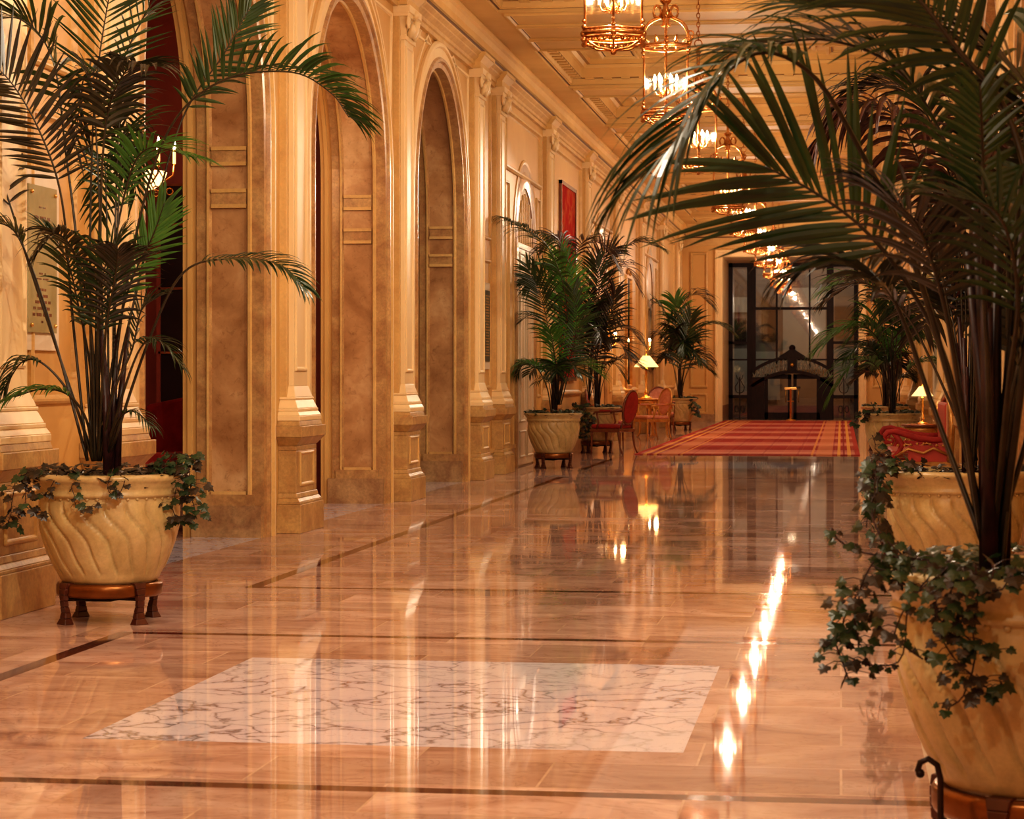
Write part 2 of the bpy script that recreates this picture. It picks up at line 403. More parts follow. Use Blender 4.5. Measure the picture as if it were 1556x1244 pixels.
def wall_side(mp, side):
    mb = MB(mp); zt = 5.2
    S = M['plaster']
    lo = Y0
    # flat stretches and arched stretches
    cuts = [(13.45,18.22,ARCH[0]), (18.22,22.95,ARCH[1]), (22.95,27.7,ARCH[2])]
    def flat(a, b): mb.quad((XW,a,0),(XW,b,0),(XW,b,zt),(XW,a,zt), S)
    flat(Y0, 13.45)
    for a, b, c in cuts:
        r, zs = 1.55, 3.17
        for p, q in ((a, c-r), (c+r, b)): mb.quad((XW,p,0),(XW,q,0),(XW,q,zt),(XW,p,zt), S)
        n = 32
        for k in range(n):
            a0 = PI-PI*k/n; a1 = PI-PI*(k+1)/n
            p = (c+r*math.cos(a0), zs+r*math.sin(a0)); q = (c+r*math.cos(a1), zs+r*math.sin(a1))
            mb.quad((XW,p[0],p[1]),(XW,q[0],q[1]),(XW,q[0],zt),(XW,p[0],zt), S)
    # arched recesses further down : small arches
    small = [32.3, 42.6, 53.75]
    edges = [27.7]
    for c in small:
        r, zs = .82, 3.12
        flat(edges[-1], c-r)
        n = 20
        for k in range(n):
            a0 = PI-PI*k/n; a1 = PI-PI*(k+1)/n
            p = (c+r*math.cos(a0), zs+r*math.sin(a0)); q = (c+r*math.cos(a1), zs+r*math.sin(a1))
            mb.quad((XW,p[0],p[1]),(XW,q[0],q[1]),(XW,q[0],zt),(XW,p[0],zt), S)
        edges.append(c+r)
    flat(edges[-1], Y1)
    # a low brown base along the flat stretches
    for a, b in [(Y0,ARCH[0]-1.55),(27.7,32.3-1.2),(32.3+1.2,42.6-1.2),(42.6+1.2,53.75-1.2),(53.75+1.2,Y1)]:
        if b > a: mb.box(XW,XW+.03,a,b,0,.28,M['base_stone']); mb.box(XW,XW+.045,a,b,.28,.33,M['stone'])
    wl = mb.build('wall_'+side); tag(wl, kind='structure')

    # archways: archivolt, reveal with travertine panels
    for c in ARCH:
        mb = MB(mp); r, zs = 1.55, 3.17
        prof = [(-.01,.30),(.03,.30),(.05,.27),(.05,.235),(.03,.215),(.03,.12),(.055,.10),(.055,.07),(.03,.05),(.02,0),(0,0)]
        # travel from near foot up and over; opening is on the right, so offsets to the left point outward
        mb.sweep(arc(c, r, zs, 36), prof, M['stone'], fyz(XW),
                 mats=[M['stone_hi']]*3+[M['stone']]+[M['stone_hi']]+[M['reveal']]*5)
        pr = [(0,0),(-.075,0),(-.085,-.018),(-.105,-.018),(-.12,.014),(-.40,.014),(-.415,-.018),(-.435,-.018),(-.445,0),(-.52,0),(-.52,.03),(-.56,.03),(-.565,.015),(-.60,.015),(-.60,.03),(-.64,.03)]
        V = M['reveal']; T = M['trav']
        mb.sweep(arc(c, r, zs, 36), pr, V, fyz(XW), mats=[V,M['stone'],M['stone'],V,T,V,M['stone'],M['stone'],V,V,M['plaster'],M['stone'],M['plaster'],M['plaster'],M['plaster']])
        for sgn in (-1, 1):
            yy = c+sgn*r; ins = -sgn
            def bar(z0, z1, m, t=.012, xa=-.12, xb=-.40):
                mb.box(XW+xb, XW+xa, min(yy+ins*t, yy-ins*.012), max(yy+ins*t, yy-ins*.012), z0, z1, m)
            bar(.0,.25,M['base_stone'],.022,.0,-.56)
            bar(.25,.335,V,.021,-.05,-.48)
            for z in (2.60, 2.93): bar(z, z+.09, V, .006)
            for z in (.33,2.57,2.69,2.90,3.02): bar(z, z+.03, M['stone'], .02)
        o = mb.build(trim_name()); tag(o, kind='structure')
    # spandrel mouldings
    for c in ARCH:
        mb = MB(mp)
        for sgn in (-1, 1):
            pts = []
            for k in range(9):
                a = math.radians(72-6.2*k); pts.append((c+sgn*2.0*math.cos(a), 3.17+2.0*math.sin(a)*.98))
            pts += [(c+sgn*1.93, 4.90)]
            pts[0] = (pts[0][0], min(pts[0][1], 4.90))
            if sgn < 0: pts = pts[::-1]
            mb.sweep(pts, [(0,0),(.02,.0),(.02,.03),(0,.04)], M['stone_hi'], fyz(XW), closed=True)
        tag(mb.build(trim_name()), kind='structure')

    # small arched bays
    for i, c in enumerate(small):
        mb = MB(mp); r, zs = .82, 3.12
        prof = [(0,.40),(.018,.40),(.025,.37),(.012,.34),(.010,.24),(.02,.22),(.035,.16),(.035,.10),(.022,.05),(.012,0),(0,0),(-.006,0),(-.008,.02),(-.010,.02),(-.012,0),(-.02,0)]
        mb.sweep(arc(c, r, zs, 24), prof, M['stone'], fyz(XW), mats=[M['stone']]*3+[M['base_stone']]+[M['reveal']]*11)
        tag(mb.build(trim_name()), kind='structure')
    # panel mouldings
    mb = MB(mp)
    bays = [(29.5,34.6,0),(34.6,39.9,1),(39.9,45.3,0),(45.3,50.9,1),(50.9,56.6,0),(56.6,62.2,1),(27.7,29.5,2),(11.65,13.45,2),(6.5,11.65,1),(1.3,6.5,1),(62.2,64.9,1)]
    for a, b, k in bays:
        if k == 2:
            frame(mb, XW, a+.52, b-.52, 3.0, 4.9, M['stone'], .05)
            frame(mb, XW, a+.52, b-.52, 1.1, 2.75, M['stone'], .05)
        else:
            for q in (a+.5, b-.62): frame(mb, XW, q, q+.12, 1.0, 4.86, M['stone_hi'], .03, .02)
            frame(mb, XW, a+.70, b-.70, (.95 if k else 4.05), 4.88, M['stone'], .09, .05)
            if k == 0: frame(mb, XW, a+.70, a+1.15, .95, 3.9, M['stone'], .05, .03); frame(mb, XW, b-1.15, b-.70, .95, 3.9, M['stone'], .05, .03)
    tag(mb.build(trim_name()), kind='structure')

    # pilasters: shaft with pedestal and capital
    for p in NEARP+PILS:
        mb = MB(mp); y0, y1 = p-.31, p+.31; H1, H2 = 1.18, 4.69
        mb.box(XW-.02,XW+.06,y0,y1,H1-.1,4.98,M['stone'])
        mb.box(XW,XW+.10,p-.24,p+.24,H1,H2,M['stone_hi'])
        frame(mb, XW+.10, p-.19, p+.19, H1+.12, H2-.08, M['stone_hi'], .035, .016)
        root = mb.build(trim_name(), bevel=.004); tag(root, kind='structure')
        mb = MB(mp); P = M['ped']
        def B(dx, hw): return (XW, XW+dx, p-hw, p+hw)
        mb.frustum(B(.20,.41),B(.20,.41),0,.23,P); mb.frustum(B(.19,.40),B(.19,.40),.23,.25,P); mb.frustum(B(.185,.395),B(.165,.37),.25,.28,P); mb.frustum(B(.165,.37),B(.155,.36),.28,.32,P)
        mb.frustum(B(.15,.355),B(.15,.355),.32,.66,P); mb.frustum(B(.15,.355),B(.15,.355),.66,.70,P)
        mb.frustum(B(.15,.36),B(.21,.42),.70,.77,P); mb.frustum(B(.215,.425),B(.215,.425),.77,.86,P)
        mb.frustum(B(.19,.40),B(.18,.38),.86,.90,P)
        frame(mb, XW+.15, p-.24, p+.24, .37, .65, M['stone'], .03, .012)
        tag(mb.build('pedestal', root, bevel=.005))
        mb = MB(mp); P = M['stone_hi']
        for (d0,h0,d1,h1,z0,z1) in ((.185,.385,.185,.385,.90,.94),(.185,.385,.165,.36,.94,.975),(.165,.355,.165,.355,.975,1.0),(.16,.35,.13,.31,1.0,1.07),(.135,.32,.135,.32,1.07,1.09),(.13,.31,.105,.25,1.09,1.18)):
            mb.frustum(B(d0,h0),B(d1,h1),z0,z1,P)
        tag(mb.build('base_moulding', root, bevel=.005))
        mb = MB(mp); P = M['stone_hi']
        mb.frustum(B(.12,.27),B(.12,.27),4.72,4.76,P); mb.frustum(B(.10,.24),B(.13,.28),4.76,4.95,P)
        mb.box(XW,XW+.17,p-.33,p+.33,4.99,5.06,P); mb.box(XW,XW+.15,p-.322,p+.322,4.95,4.995,P)
        for sg in (-1,1):      # volutes and a leaf
            c = (XW+.15, p+sg*.24, 4.90)
            for k, (rr, th) in enumerate(((.062,.018),(.036,.024),(.014,.03))):
                ring = [(c[0]-.01, c[1]+rr*math.cos(a*PI/6), c[2]+rr*math.sin(a*PI/6)) for a in range(12)]
                mb.tube(ring, th*.8, P, 5, closed=True)
            mb.tube([(XW+.12,p+sg*.10,4.77),(XW+.16,p+sg*.13,4.83),(XW+.18,p+sg*.15,4.88),(XW+.20,p+sg*.14,4.86)], [.04,.04,.03,.012], P, 6)
        mb.tube([(XW+.12,p,4.77),(XW+.16,p,4.85),(XW+.19,p,4.93),(XW+.22,p,4.91)], [.05,.05,.04,.012], P, 6)
        mb.ball((XW+.17,p,5.0), .045, P)
        tag(mb.build('capital', root, loc=(0,0,-.055)))

    # entablature and cornice
    mb = MB(mp)
    ep = [(XW,4.99),(XW+.05,4.99),(XW+.05,5.04),(XW+.07,5.05),(XW+.07,5.09),(XW+.12,5.13),(XW+.12,5.15),(XW+.16,5.18),(XW+.16,5.20)]
    up = [(XW+.16,5.20),(XW+.14,5.202),(XW+.14,5.255),(XW+.165,5.262),(XW+.135,5.29),(XW+.105,5.40),(XW+.12,5.47),(XW+.15,5.49),(XW+.15,5.55),(XW+.12,5.6)]
    def ext(prof, a, b, mats):
        for k in range(len(prof)-1):
            p, q = prof[k], prof[k+1]
            mb.quad((p[0],a,p[1]),(p[0],b,p[1]),(q[0],b,q[1]),(q[0],a,q[1]), mats[k])
    ext(ep, Y0, Y1, [M['stone']]*8)
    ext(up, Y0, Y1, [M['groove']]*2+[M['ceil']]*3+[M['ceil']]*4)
    for p in NEARP+PILS:      # breaks over the pilasters
        mb.frustum((XW,XW+.14,p-.33,p+.33),(XW,XW+.14,p-.33,p+.33),5.0,5.08,M['ceil'])
        mb.frustum((XW,XW+.14,p-.33,p+.33),(XW,XW+.2,p-.38,p+.38),5.08,5.15,M['ceil'])
        mb.frustum((XW,XW+.21,p-.39,p+.39),(XW,XW+.21,p-.39,p+.39),5.15,5.193,M['ceil'])
    tag(mb.build(trim_name()), kind='structure')
wall_side(None, 'left')
wall_side(mirror, 'right')

# ---- ceiling with coffers
def build_ceiling():
    mb = MB(); zS = 5.6; xa, xb = XW+.12, 2*XC-XW-.12; ca, cb = XW+.42, 2*XC-XW-.42
    cof = [(-3.5,1.0),(1.8,6.0),(7.0,11.1),(14.05,17.72),(18.72,22.4),(23.4,26.95),(30.2,34.1),(35.3,39.4),(40.55,44.8),(45.9,50.4),(51.4,56.1),(57.1,61.7),(62.6,64.6)]
    C = M['ceil']
    mb.quad((xa,Y0,zS),(ca,Y0,zS),(ca,Y1,zS),(xa,Y1,zS),C); mb.quad((cb,Y0,zS),(xb,Y0,zS),(xb,Y1,zS),(cb,Y1,zS),C)
    e = Y0
    for a, b in cof+[(Y1,Y1)]:
        mb.quad((ca,e,zS),(cb,e,zS),(cb,a,zS),(ca,a,zS),C)
        if a-e > .3 and e > 0:    # framed soffit of the beam
            fr = lambda u, v, w: (u, v, zS-w)
            q = .12
            for (s, t) in ([(e+q, a-q)] if a-e < 2 else [(e+q, e+1.0), (e+1.12, a-1.12), (a-1.0, a-q)]):
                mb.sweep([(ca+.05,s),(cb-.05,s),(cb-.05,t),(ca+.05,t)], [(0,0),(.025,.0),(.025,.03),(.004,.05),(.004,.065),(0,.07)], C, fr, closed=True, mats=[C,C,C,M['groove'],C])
        e = b
    for a, b in cof:
        fr = lambda u, v, w: (u, v, zS+w)
        G = M['groove']
        prof = [(0,0),(.035,0),(.035,.03),(.05,.03),(.05,.05),(.12,.07),(.12,.22),(.26,.22),(.26,.27),(.30,.31),(.30,.36),(.38,.36),(.38,.42)]
        Z = M['painted_shade']; mats = [C,G,C,C,C,Z,C,C,C,Z,C,C]
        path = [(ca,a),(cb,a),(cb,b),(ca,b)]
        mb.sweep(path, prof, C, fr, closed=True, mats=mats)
        i = .42; x0, x1, y0, y1, zt = ca+i, cb-i, a+i, b-i, zS+.38
        mb.quad((x0,y0,zt),(x1,y0,zt),(x1,y1,zt),(x0,y1,zt),C)
        # dentils
        nX = int((cb-ca-.3)/.27)
        for k in range(nX):
            x = ca+.2+(cb-ca-.4)*(k+.5)/nX
            for yy in (a+.06, b-.21): mb.box(x-.065,x+.065,yy,yy+.15,zS+.10,zS+.235,C)
        nY = int((b-a-.3)/.27)
        for k in range(nY):
            y = a+.2+(b-a-.4)*(k+.5)/nY
            for xx in (ca+.06, cb-.21): mb.box(xx,xx+.15,y-.065,y+.065,zS+.10,zS+.235,C)
        # panels on the coffer bed
        down = lambda u, v, w: (u, v, zt-w)
        pr = [(0,0),(.05,0),(.05,.04),(.02,.07),(.02,.09),(0,.1)]
        def fr2(p, q, s, t): mb.sweep([(p,s),(q,s),(q,t),(p,t)], pr, C, down, closed=True, mats=[C,C,C,G,C])
        W = x1-x0; D = y1-y0
        if D > 1.5:
            fr2(x0+.85, x1-.85, y0+.6, y1-.6)
            fr2(x0+1.2, x1-1.2, y0+.9, y1-.9)
            for k in range(3):
                s = y0+.08+(D-.16)*k/3; t = s+(D-.16)/3-.1
                fr2(x0+.12, x0+.7, s, t); fr2(x1-.7, x1-.12, s, t)
    tag(mb.build('ceiling'), kind='structure')
build_ceiling()

# ---- end wall with the tall entrance opening
DX0, DX1, DZ = -3.33, .50, 4.66
mb = MB(); S = M['plaster']
mb.quad((XW-.3,Y1,0),(DX0,Y1,0),(DX0,Y1,5.7),(XW-.3,Y1,5.7),S); mb.quad((DX1,Y1,0),(1.63,Y1,0),(1.63,Y1,5.7),(DX1,Y1,5.7),S)
mb.quad((DX0,Y1,DZ),(DX1,Y1,DZ),(DX1,Y1,5.7),(DX0,Y1,5.7),S)
fe = lambda u, v, w: (u, Y1-w, v)
mb.sweep([(DX1,0),(DX1,DZ),(DX0,DZ),(DX0,0)], [(-.0,0),(.0,0),(.02,-.0),(.05,-.03),(.05,-.12),(.08,-.14),(.08,-.2),(0,-.24)], M['stone_hi'], fe)
for z0, z1 in ((4.99,5.09),(5.09,5.2)): mb.box(XW,1.33,Y1-.08-(z0-4.99)*.5,Y1,z0,z1,M['stone'])
mb.box(XW,1.33,Y1-.12,Y1,5.2,5.235,M['groove']); mb.box(XW,1.33,Y1-.16,Y1,5.235,5.6,M['ceil'])
def fr_e(x0,x1,z0,z1): mb.sweep([(x0,z0),(x1,z0),(x1,z1),(x0,z1)], [(0,0),(.03,0),(.04,.02),(.04,.05),(0,.08)], M['stone'], fe, closed=True)
fr_e(-4.25,-3.75,.95,4.8); fr_e(-4.25,-3.75,.2,.8); fr_e(.85,1.2,.95,4.85)
mb.box(XW,DX0-.22,Y1-.04,Y1,0,.2,M['base_stone']); mb.box(DX1+.22,1.33,Y1-.04,Y1,0,.2,M['base_stone'])
tag(mb.build('wall_end'), kind='structure')
mb = MB(); D2 = 68.6; K = M['stone_hi']
mb.quad((DX0,Y1,.45),(DX0,D2,.45),(DX0,D2,DZ),(DX0,Y1,DZ),K); mb.quad((DX0,Y1,0),(DX0,D2,0),(DX0,D2,.45),(DX0,Y1,.45),M['base_stone'])
mb.quad((DX1,Y1,0),(DX1,D2,0),(DX1,D2,DZ),(DX1,Y1,DZ),K); mb.quad((DX0,Y1,DZ),(DX1,Y1,DZ),(DX1,D2,DZ),(DX0,D2,DZ),K)
tag(mb.build(trim_name()), kind='structure')

# entrance: dark framed glass screen with an arched portal
E = thing('door_1', None, None, (0,D2,0), kind='structure')
mb = MB(); I = M['frame_wood']
def bx(x0,x1,z0,z1,d=.06,m=None,y=0): mb.box(x0,x1,y-d,y+d,z0,z1,m or I)
bx(DX0,DX0+.12,0,DZ); bx(DX1-.12,DX1,0,DZ); bx(DX0,DX1,DZ-.12,DZ)
bx(-2.78,-2.52,0,DZ,.09); bx(-.42,-.22,0,DZ,.09)
bx(-2.55,-.4,3.26,3.34); bx(DX0,-2.7,2.24,2.32); bx(-.3,DX1,2.24,2.32); bx(DX0,DX1,1.75,1.8)
bx(DX0,-2.7,.62,.72); bx(-.3,DX1,.62,.72)
bx(-1.93,-1.87,1.5,DZ,.04); bx(-.95,-.9,1.5,DZ,.04)
mb.build('screen_frame', E)
mb = MB()
# portal: two piers, curved lintel with pierced scrollwork, small pediment
bx(-2.66,-2.26,0,1.25,.16); bx(-.62,-.24,0,1.25,.16)
def arc_pts(r0, n=18):
    out = []
    for k in range(n+1):
        t = -1+2*k/n; x = -1.44+t*1.18; out.append((x, r0-.42*t*t))
    return out
fp = lambda dy: (lambda u, v, w: (u, w, v))
for base, th in ((1.36,.10),(1.80,.09)):
    P = arc_pts(base)
    mb.sweep(P, [(-.16,0),(-.16,th),(.16,th),(.16,0),(-.16,0)], I, fp(0))
P1, P2 = arc_pts(1.42), arc_pts(1.82)
for k in range(18):
    a, b = P1[k], P2[k+1]; c, d = P1[k+1], P2[k]
    mb.tube([(a[0],-.1,a[1]),(b[0],-.1,b[1])], .016, M['facade_lt'], 5); mb.tube([(c[0],-.1,c[1]),(d[0],-.1,d[1])], .016, M['facade_lt'], 5)
    m_ = ((a[0]+b[0])/2, (a[1]+b[1])/2)
    mb.tube([(m_[0]+.05*math.cos(q*PI/5), -.11, m_[1]+.07*math.sin(q*PI/5)) for q in range(10)],   .011, M['facade_lt'], 4, closed=True)
mb.add([(-1.85,-.12,1.86),(-1.03,-.12,1.86),(-1.44,-.12,2.12),(-1.85,.1,1.86),(-1.03,.1,1.86),(-1.44,.1,2.12)], [(0,1,2),(3,5,4),(0,2,5,3),(1,4,5,2)], I)
mb.ball((-1.44,-.05,2.12),.1,I); mb.box(-1.58,-1.3,-.2,-.12,1.45,1.8,I); mb.ball((-1.44,-.21,1.62),.07,M['brass'])
mb.build('portal', E)
mb = MB()
for x0, x1 in ((-2.26,-1.47),(-1.41,-.62)):
    bx(x0,x0+.1,0,1.34,.03); bx(x1-.1,x1,0,1.34,.03); bx(x0,x1,0,.2,.03); bx(x0,x1,1.2,1.34,.03)
    mb.tube([(x1-.16 if x0 < -2 else x0+.16,-.07,.5),(x1-.16 if x0 < -2 else x0+.16,-.07,.95)],.015,M['brass'],6)
mb.build('door_leaf', E)
mb = MB(); mb.quad((DX0,.0,0),(DX1,.0,0),(DX1,.0,DZ),(DX0,.0,DZ),M['doorglass'])
mb.build('glass_pane', E)
mb = MB()
for x0, x1 in ((-3.2,-2.8),(-.2,.36)):      # wrought scrolls in the low side panels
    c = (x0+x1)/2
    for sg in (-1,1):
        mb.tube([(c+sg*(.02+.12*math.sin(t*.5)), -.05, .75+.55*t/9+ .03*math.cos(t*2)) for t in range(10)], .012, M['iron'], 5)
        mb.tube([(c+sg*.09+.06*math.cos(q*PI/5), -.05, .3+.1*math.sin(q*PI/5)) for q in range(10)], .012, M['iron'], 5, closed=True)
    mb.box(c-.02,c+.02,-.07,-.03,0,1.25,M['iron'])
mb.build('scrollwork', E)
# street facade beyond the glass
mb = MB(); F = M['facade']
mb.box(-9,7,76,76.3,0,9,F)
for x0,x1,z0,z1,m in ((-4.6,-2.9,.6,2.2,'facade_lt'),(-1.9,-.5,1.5,4.2,'facade_lt'),(-2.8,-2.0,.5,2.1,'facade_lt'),(-.3,1.6,.6,2.2,'facade_lt'),(-4.6,-2.9,3.4,3.9,'facade_lt'),(-2.6,-2.1,2.5,3.9,'black'),(-.2,1.2,2.6,4.2,'black'),(-4.2,-3.1,2.4,3.2,'black')):
    mb.box(x0,x1,75.9,76,z0,z1,M[m])
mb.box(-9,7,69,76,-.02,0,M['black'])
tag(mb.build('wall_street'), kind='structure')

# ---- salon behind the left arches and closed backs behind the right arches
mb = MB(); D = M['dkred']
xs = -9.0
mb.quad((xs,8,0),(xs,34,0),(xs,34,5.2),(xs,8,5.2),D)
mb.quad((xs,8,5.2),(-5.0,8,5.2),(-5.0,34,5.2),(xs,34,5.2),D)
for y in (8,22.6,27.3): mb.quad((xs,y,0),(-5.09,y,0),(-5.09,y,5.2),(xs,y,5.2),D)
# back of the hall wall, seen only from inside
tag(mb.build('wall_salon'), kind='structure')
mb = MB()
for (x0,x1,y) in ((-6.86,-6.2,22.5),(-6.1,-5.5,22.5),(-6.5,-5.9,27.2)):
    mb.box(x0,x1,y-.05,y,.0,3.2,M['black'])
    for z in (.1,.85,1.5,2.15,2.8,3.2): mb.box(x0,x1,y-.07,y-.04,z-.012,z+.012,M['mahogany'])
    for x in (x0,x1,(x0+x1)/2): mb.box(x-.02,x+.02,y-.07,y-.04,0,3.2,M['dkred'])
tag(mb.build('door_2'), kind='structure')
mb = MB()
mb.quad((1.95,8,0),(1.95,34,0),(1.95,34,5.2),(1.95,8,5.2),M['plaster'])
for c in ARCH:
    for y0,y1 in ((c-1.3,c-.1),(c+.1,c+1.3)):
        for z0,z1 in ((.3,1.2),(1.35,3.0),(3.1,4.1)):
            mb.sweep([(y0,z0),(y0,z1),(y1,z1),(y1,z0)], [(0,0),(-.03,0),(-.03,-.05),(0,-.07)], M['stone'], fyz(1.95), closed=True)
tag(mb.build('wall_right_niche'), kind='structure')
# wall behind the camera
mb = MB(); mb.quad((XW,Y0,0),(1.33,Y0,0),(1.33,Y0,5.6),(XW,Y0,5.6),M['plaster'])
tag(mb.build('wall_near'), kind='structure')
# small arch backs: white double door in the first, mirror and niches in the rest
def arch_face(mb, x, c, r, zs, mat, z0=0):
    n = 20; pts = [(x,c-r,z0)]+[(x,c+r*math.cos(PI-PI*k/n),zs+r*math.sin(PI-PI*k/n)) for k in range(n+1)]+[(x,c+r,z0)]
    mb.add(pts, [tuple(range(len(pts)))], mat)
for mp in (None, mirror):
    D_ = thing('door_3' if mp is None else 'door_4', None, None, kind='structure')
    c = 32.3; x = XW-.012
    mb = MB(mp); arch_face(mb, x, c, .82, 3.12, M['cream']); mb.build('door_frame', D_)
    for sg in (0,1):
        mb = MB(mp); y0 = c-.78+sg*.79; y1 = y0+.77
        mb.box(x,x+.03,y0,y1,.02,3.05,M['cream'])
        for z0,z1 in ((.12,.5),(.62,3.0)): 
            frame(mb, x+.03, y0+.08, y1-.08, z0, z1, M['cream'], .03, .02)
        for k in range(1,4): mb.box(x+.03,x+.034,y0+.12+k*.13,y0+.13+k*.13,.68,2.95,M['stone'])
        mb.build('door_leaf', D_)
    mb = MB(mp)
    for k in range(-3,4): 
        zz = 3.12+math.sqrt(max(.02,.74**2-(k*.2)**2)); mb.box(x,x+.03,c+k*.2-.025,c+k*.2+.025,3.08,zz,M['stone'])
    mb.box(x,x+.04,c-.8,c+.8,3.06,3.13,M['cream']); mb.build('fanlight', D_)
    for c in (42.6, 53.75):
        mb = MB(mp); arch_face(mb, x, c, .82, 3.12, M['plaster']); 
        if c > 50: frame(mb, x, c-.6, c+.6, .6, 2.9, M['stone'], .08, .03)
        tag(mb.build(trim_name()), kind='structure')

# ------------------------------------------------------------------ lantern chandeliers
def make_lantern():
    t = thing('lantern_chandelier', 'x', 'chandelier')
    G = M['gilt']; r = .228
    hexp = lambda rr, z, ph=0: [(rr*math.cos(PI*k/3+ph+PI/2+.1), rr*math.sin(PI*k/3+ph+PI/2+.1), z) for k in range(6)]
    mb = MB()
    for rr, z, th in ((r,.02,.012),(r+.02,.045,.016),(r+.01,.075,.01)):
        mb.tube(hexp(rr,z), th, G, 5, closed=True)
    H = hexp(r+.012,.06)
    for k in range(6):      # gallery beads between the corners
        a, b = Vector(H[k]), Vector(H[(k+1)%6])
        for q in range(1,7): mb.ball(a.lerp(b, q/7), .013, G, 6)
        for q in range(5):
            c = a.lerp(b, (q+.5)/5); mb.ball((c.x*.97,c.y*.97,.0), .016, G, 5)
    h2 = hexp(r*.95,.0)
    for k in range(6):      # scrolled underside
        p = Vector(h2[k]); mb.tube([p, p*.6+Vector((0,0,-.045)), Vector((0,0,-.06))], .008, G, 5)
        q = (Vector(h2[k])+Vector(h2[(k+1)%6]))/2
        mb.tube([q*.62,q*.98],.006,G,4); mb.tube([q*.75+Vector((.03*math.cos(a*PI/4), .03*math.sin(a*PI/4), -.03)) for a in range(8)], .006, G, 4, closed=True)
    mb.ball((0,0,-.07), .022, G); mb.tube([(0,0,-.07),(0,0,.02)],.008,G,5); mb.tube([h2[0],(0,0,.0),h2[3]],.006,G,4)
    mb.build('lantern_gallery', t)
    mb = MB(); mb.tube(hexp(r,.64), .012, G, 5, closed=True); mb.tube(hexp(r+.012,.655), .014, G, 5, closed=True)
    mb.build('top_rim', t)
    for k in range(6):
        mb = MB(); p = Vector(hexp(r,0)[k])
        mb.tube([(p.x,p.y,.0),(p.x,p.y,.67)], .009, G, 6)
        for z, s in ((.0,.022),(.04,.026),(.09,.018),(.13,.014),(.58,.014),(.62,.02),(.67,.026),(.71,.016)): mb.ball((p.x*1.04,p.y*1.04,z), s, G, 6)
        mb.build('corner_post', t)
        mb = MB(); a, b = Vector(hexp(r-.004,0)[k]), Vector(hexp(r-.004,0)[(k+1)%6])
        mb.quad((a.x,a.y,.08),(b.x,b.y,.08),(b.x,b.y,.63),(a.x,a.y,.63), M['pane']); mb.build('glass_pane', t)
    mb = MB()
    for k in range(6):      # crown : C scrolls rising to the baluster
        a = PI*k/3+PI/2+.1; d = Vector((math.cos(a), math.sin(a), 0))
        pts = []
        for q in range(13):
            s = q/12; rr = r*(1-s)**.7*1.0+.035*math.sin(s*PI)+.02; pts.append(d*rr+Vector((0,0,.67+.25*s+.05*math.sin(s*PI))))
        mb.tube(pts, .009, G, 5)
        c = d*(r+.025)+Vector((0,0,.74))
        mb.tube([c+d*.035*math.cos(q*PI/5)*(1-q*.03)+Vector((0,0,.04*math.sin(q*PI/5))) for q in range(11)], .008, G, 5)
        c = d*.09+Vector((0,0,.97))
        mb.tube([c+d*.04*math.cos(q*PI/5)+Vector((0,0,.055*math.sin(q*PI/5))) for q in range(10)], .009, G, 5, closed=True)
        e = Vector((math.cos(a+PI/6), math.sin(a+PI/6), 0))
        mb.tube([e*(r*.86)+Vector((0,0,.66)), e*(r*.82)+Vector((0,0,.735)), e*(r*.66)+Vector((0,0,.70))], .012, G, 5)
    mb.lathe([(.05,.84),(.03,.87),(.035,.92),(.055,.95),(.03,1.0),(.02,1.03),(.05,1.06),(.055,1.08),(.02,1.10),(.018,1.25),(.035,1.27),(.018,1.3),(.01,1.33)], G, 12)
    mb.build('crown', t)
    mb = MB(); mb.tube([(.042*math.cos(q*PI/6),0,1.37+.042*math.sin(q*PI/6)) for q in range(12)], .008, G, 5, closed=True)
    z = 1.43; k = 0
    while z < 2.36:
        c = [(.018*math.cos(q*PI/4)*(1 if k%2 else 0), .018*math.cos(q*PI/4)*(0 if k%2 else 1), z+.032*math.sin(q*PI/4)) for q in range(8)]
        mb.tube(c, .006, G, 4, closed=True); z += .05; k += 1
    mb.build('chain', t)
    mb = MB(); mb.lathe([(.01,2.34),(.05,2.36),(.09,2.385),(.10,2.40)], G, 14); mb.build('ceiling_rose', t)
    mb = MB(); mb.tube([(0,0,.86),(0,0,.24)], .008, G, 6)
    mb.lathe([(.005,.2),(.03,.22),(.03,.25),(.01,.28)], G, 10)
    for k in range(6):
        a = PI*k/3; d = Vector((math.cos(a), math.sin(a), 0))
        mb.tube([Vector((0,0,.25)), d*.04+Vector((0,0,.215)), d*.08+Vector((0,0,.22)), d*.10+Vector((0,0,.26))], .006, G, 5)
        mb.tube([d*.05+Vector((.016*math.cos(q*PI/4),0,.22+.016*math.sin(q*PI/4))) for q in range(8)], .004, G, 4, closed=True)
    mb.build('candle_arms', t)
    for k in range(6):
        a = PI*k/3; mb = MB(); mb.lathe([(.010,.26),(.010,.33)], M['wax'], 8, (.10*math.cos(a), .10*math.sin(a), 0))
        c = mb.build('candle', t)
        mb = MB(); mb.lathe([(.004,.33),(.017,.352),(.014,.375),(.002,.405)], M['flame'], 8, (.10*math.cos(a), .10*math.sin(a), 0)); mb.build('bulb', c)
    return t
LY = [15.85, 20.65, 25.4, 28.85, 32.1, 37.3, 42.5, 47.9, 53.3, 58.7, 63.0]
names = ['nearest lantern chandelier, its gallery just inside the top of the view', 'six-sided gilt lantern chandelier with bright candles, second from the viewer', 'gilt lantern chandelier partly behind the palm tips, third along the ceiling',
  'fourth gilt lantern down the row, hidden mostly by palm fronds', 'fifth gilt lantern down the row, behind palm leaflets', 'sixth gilt lantern down the row, over the near edge of the carpet', 'seventh gilt lantern down the row, over the carpet',
  'eighth gilt lantern down the row, over the carpet', 'ninth gilt lantern down the row, over the far carpet', 'tenth gilt lantern, next to last before the dark entrance', 'last gilt lantern of the row, hanging closest to the dark entrance']
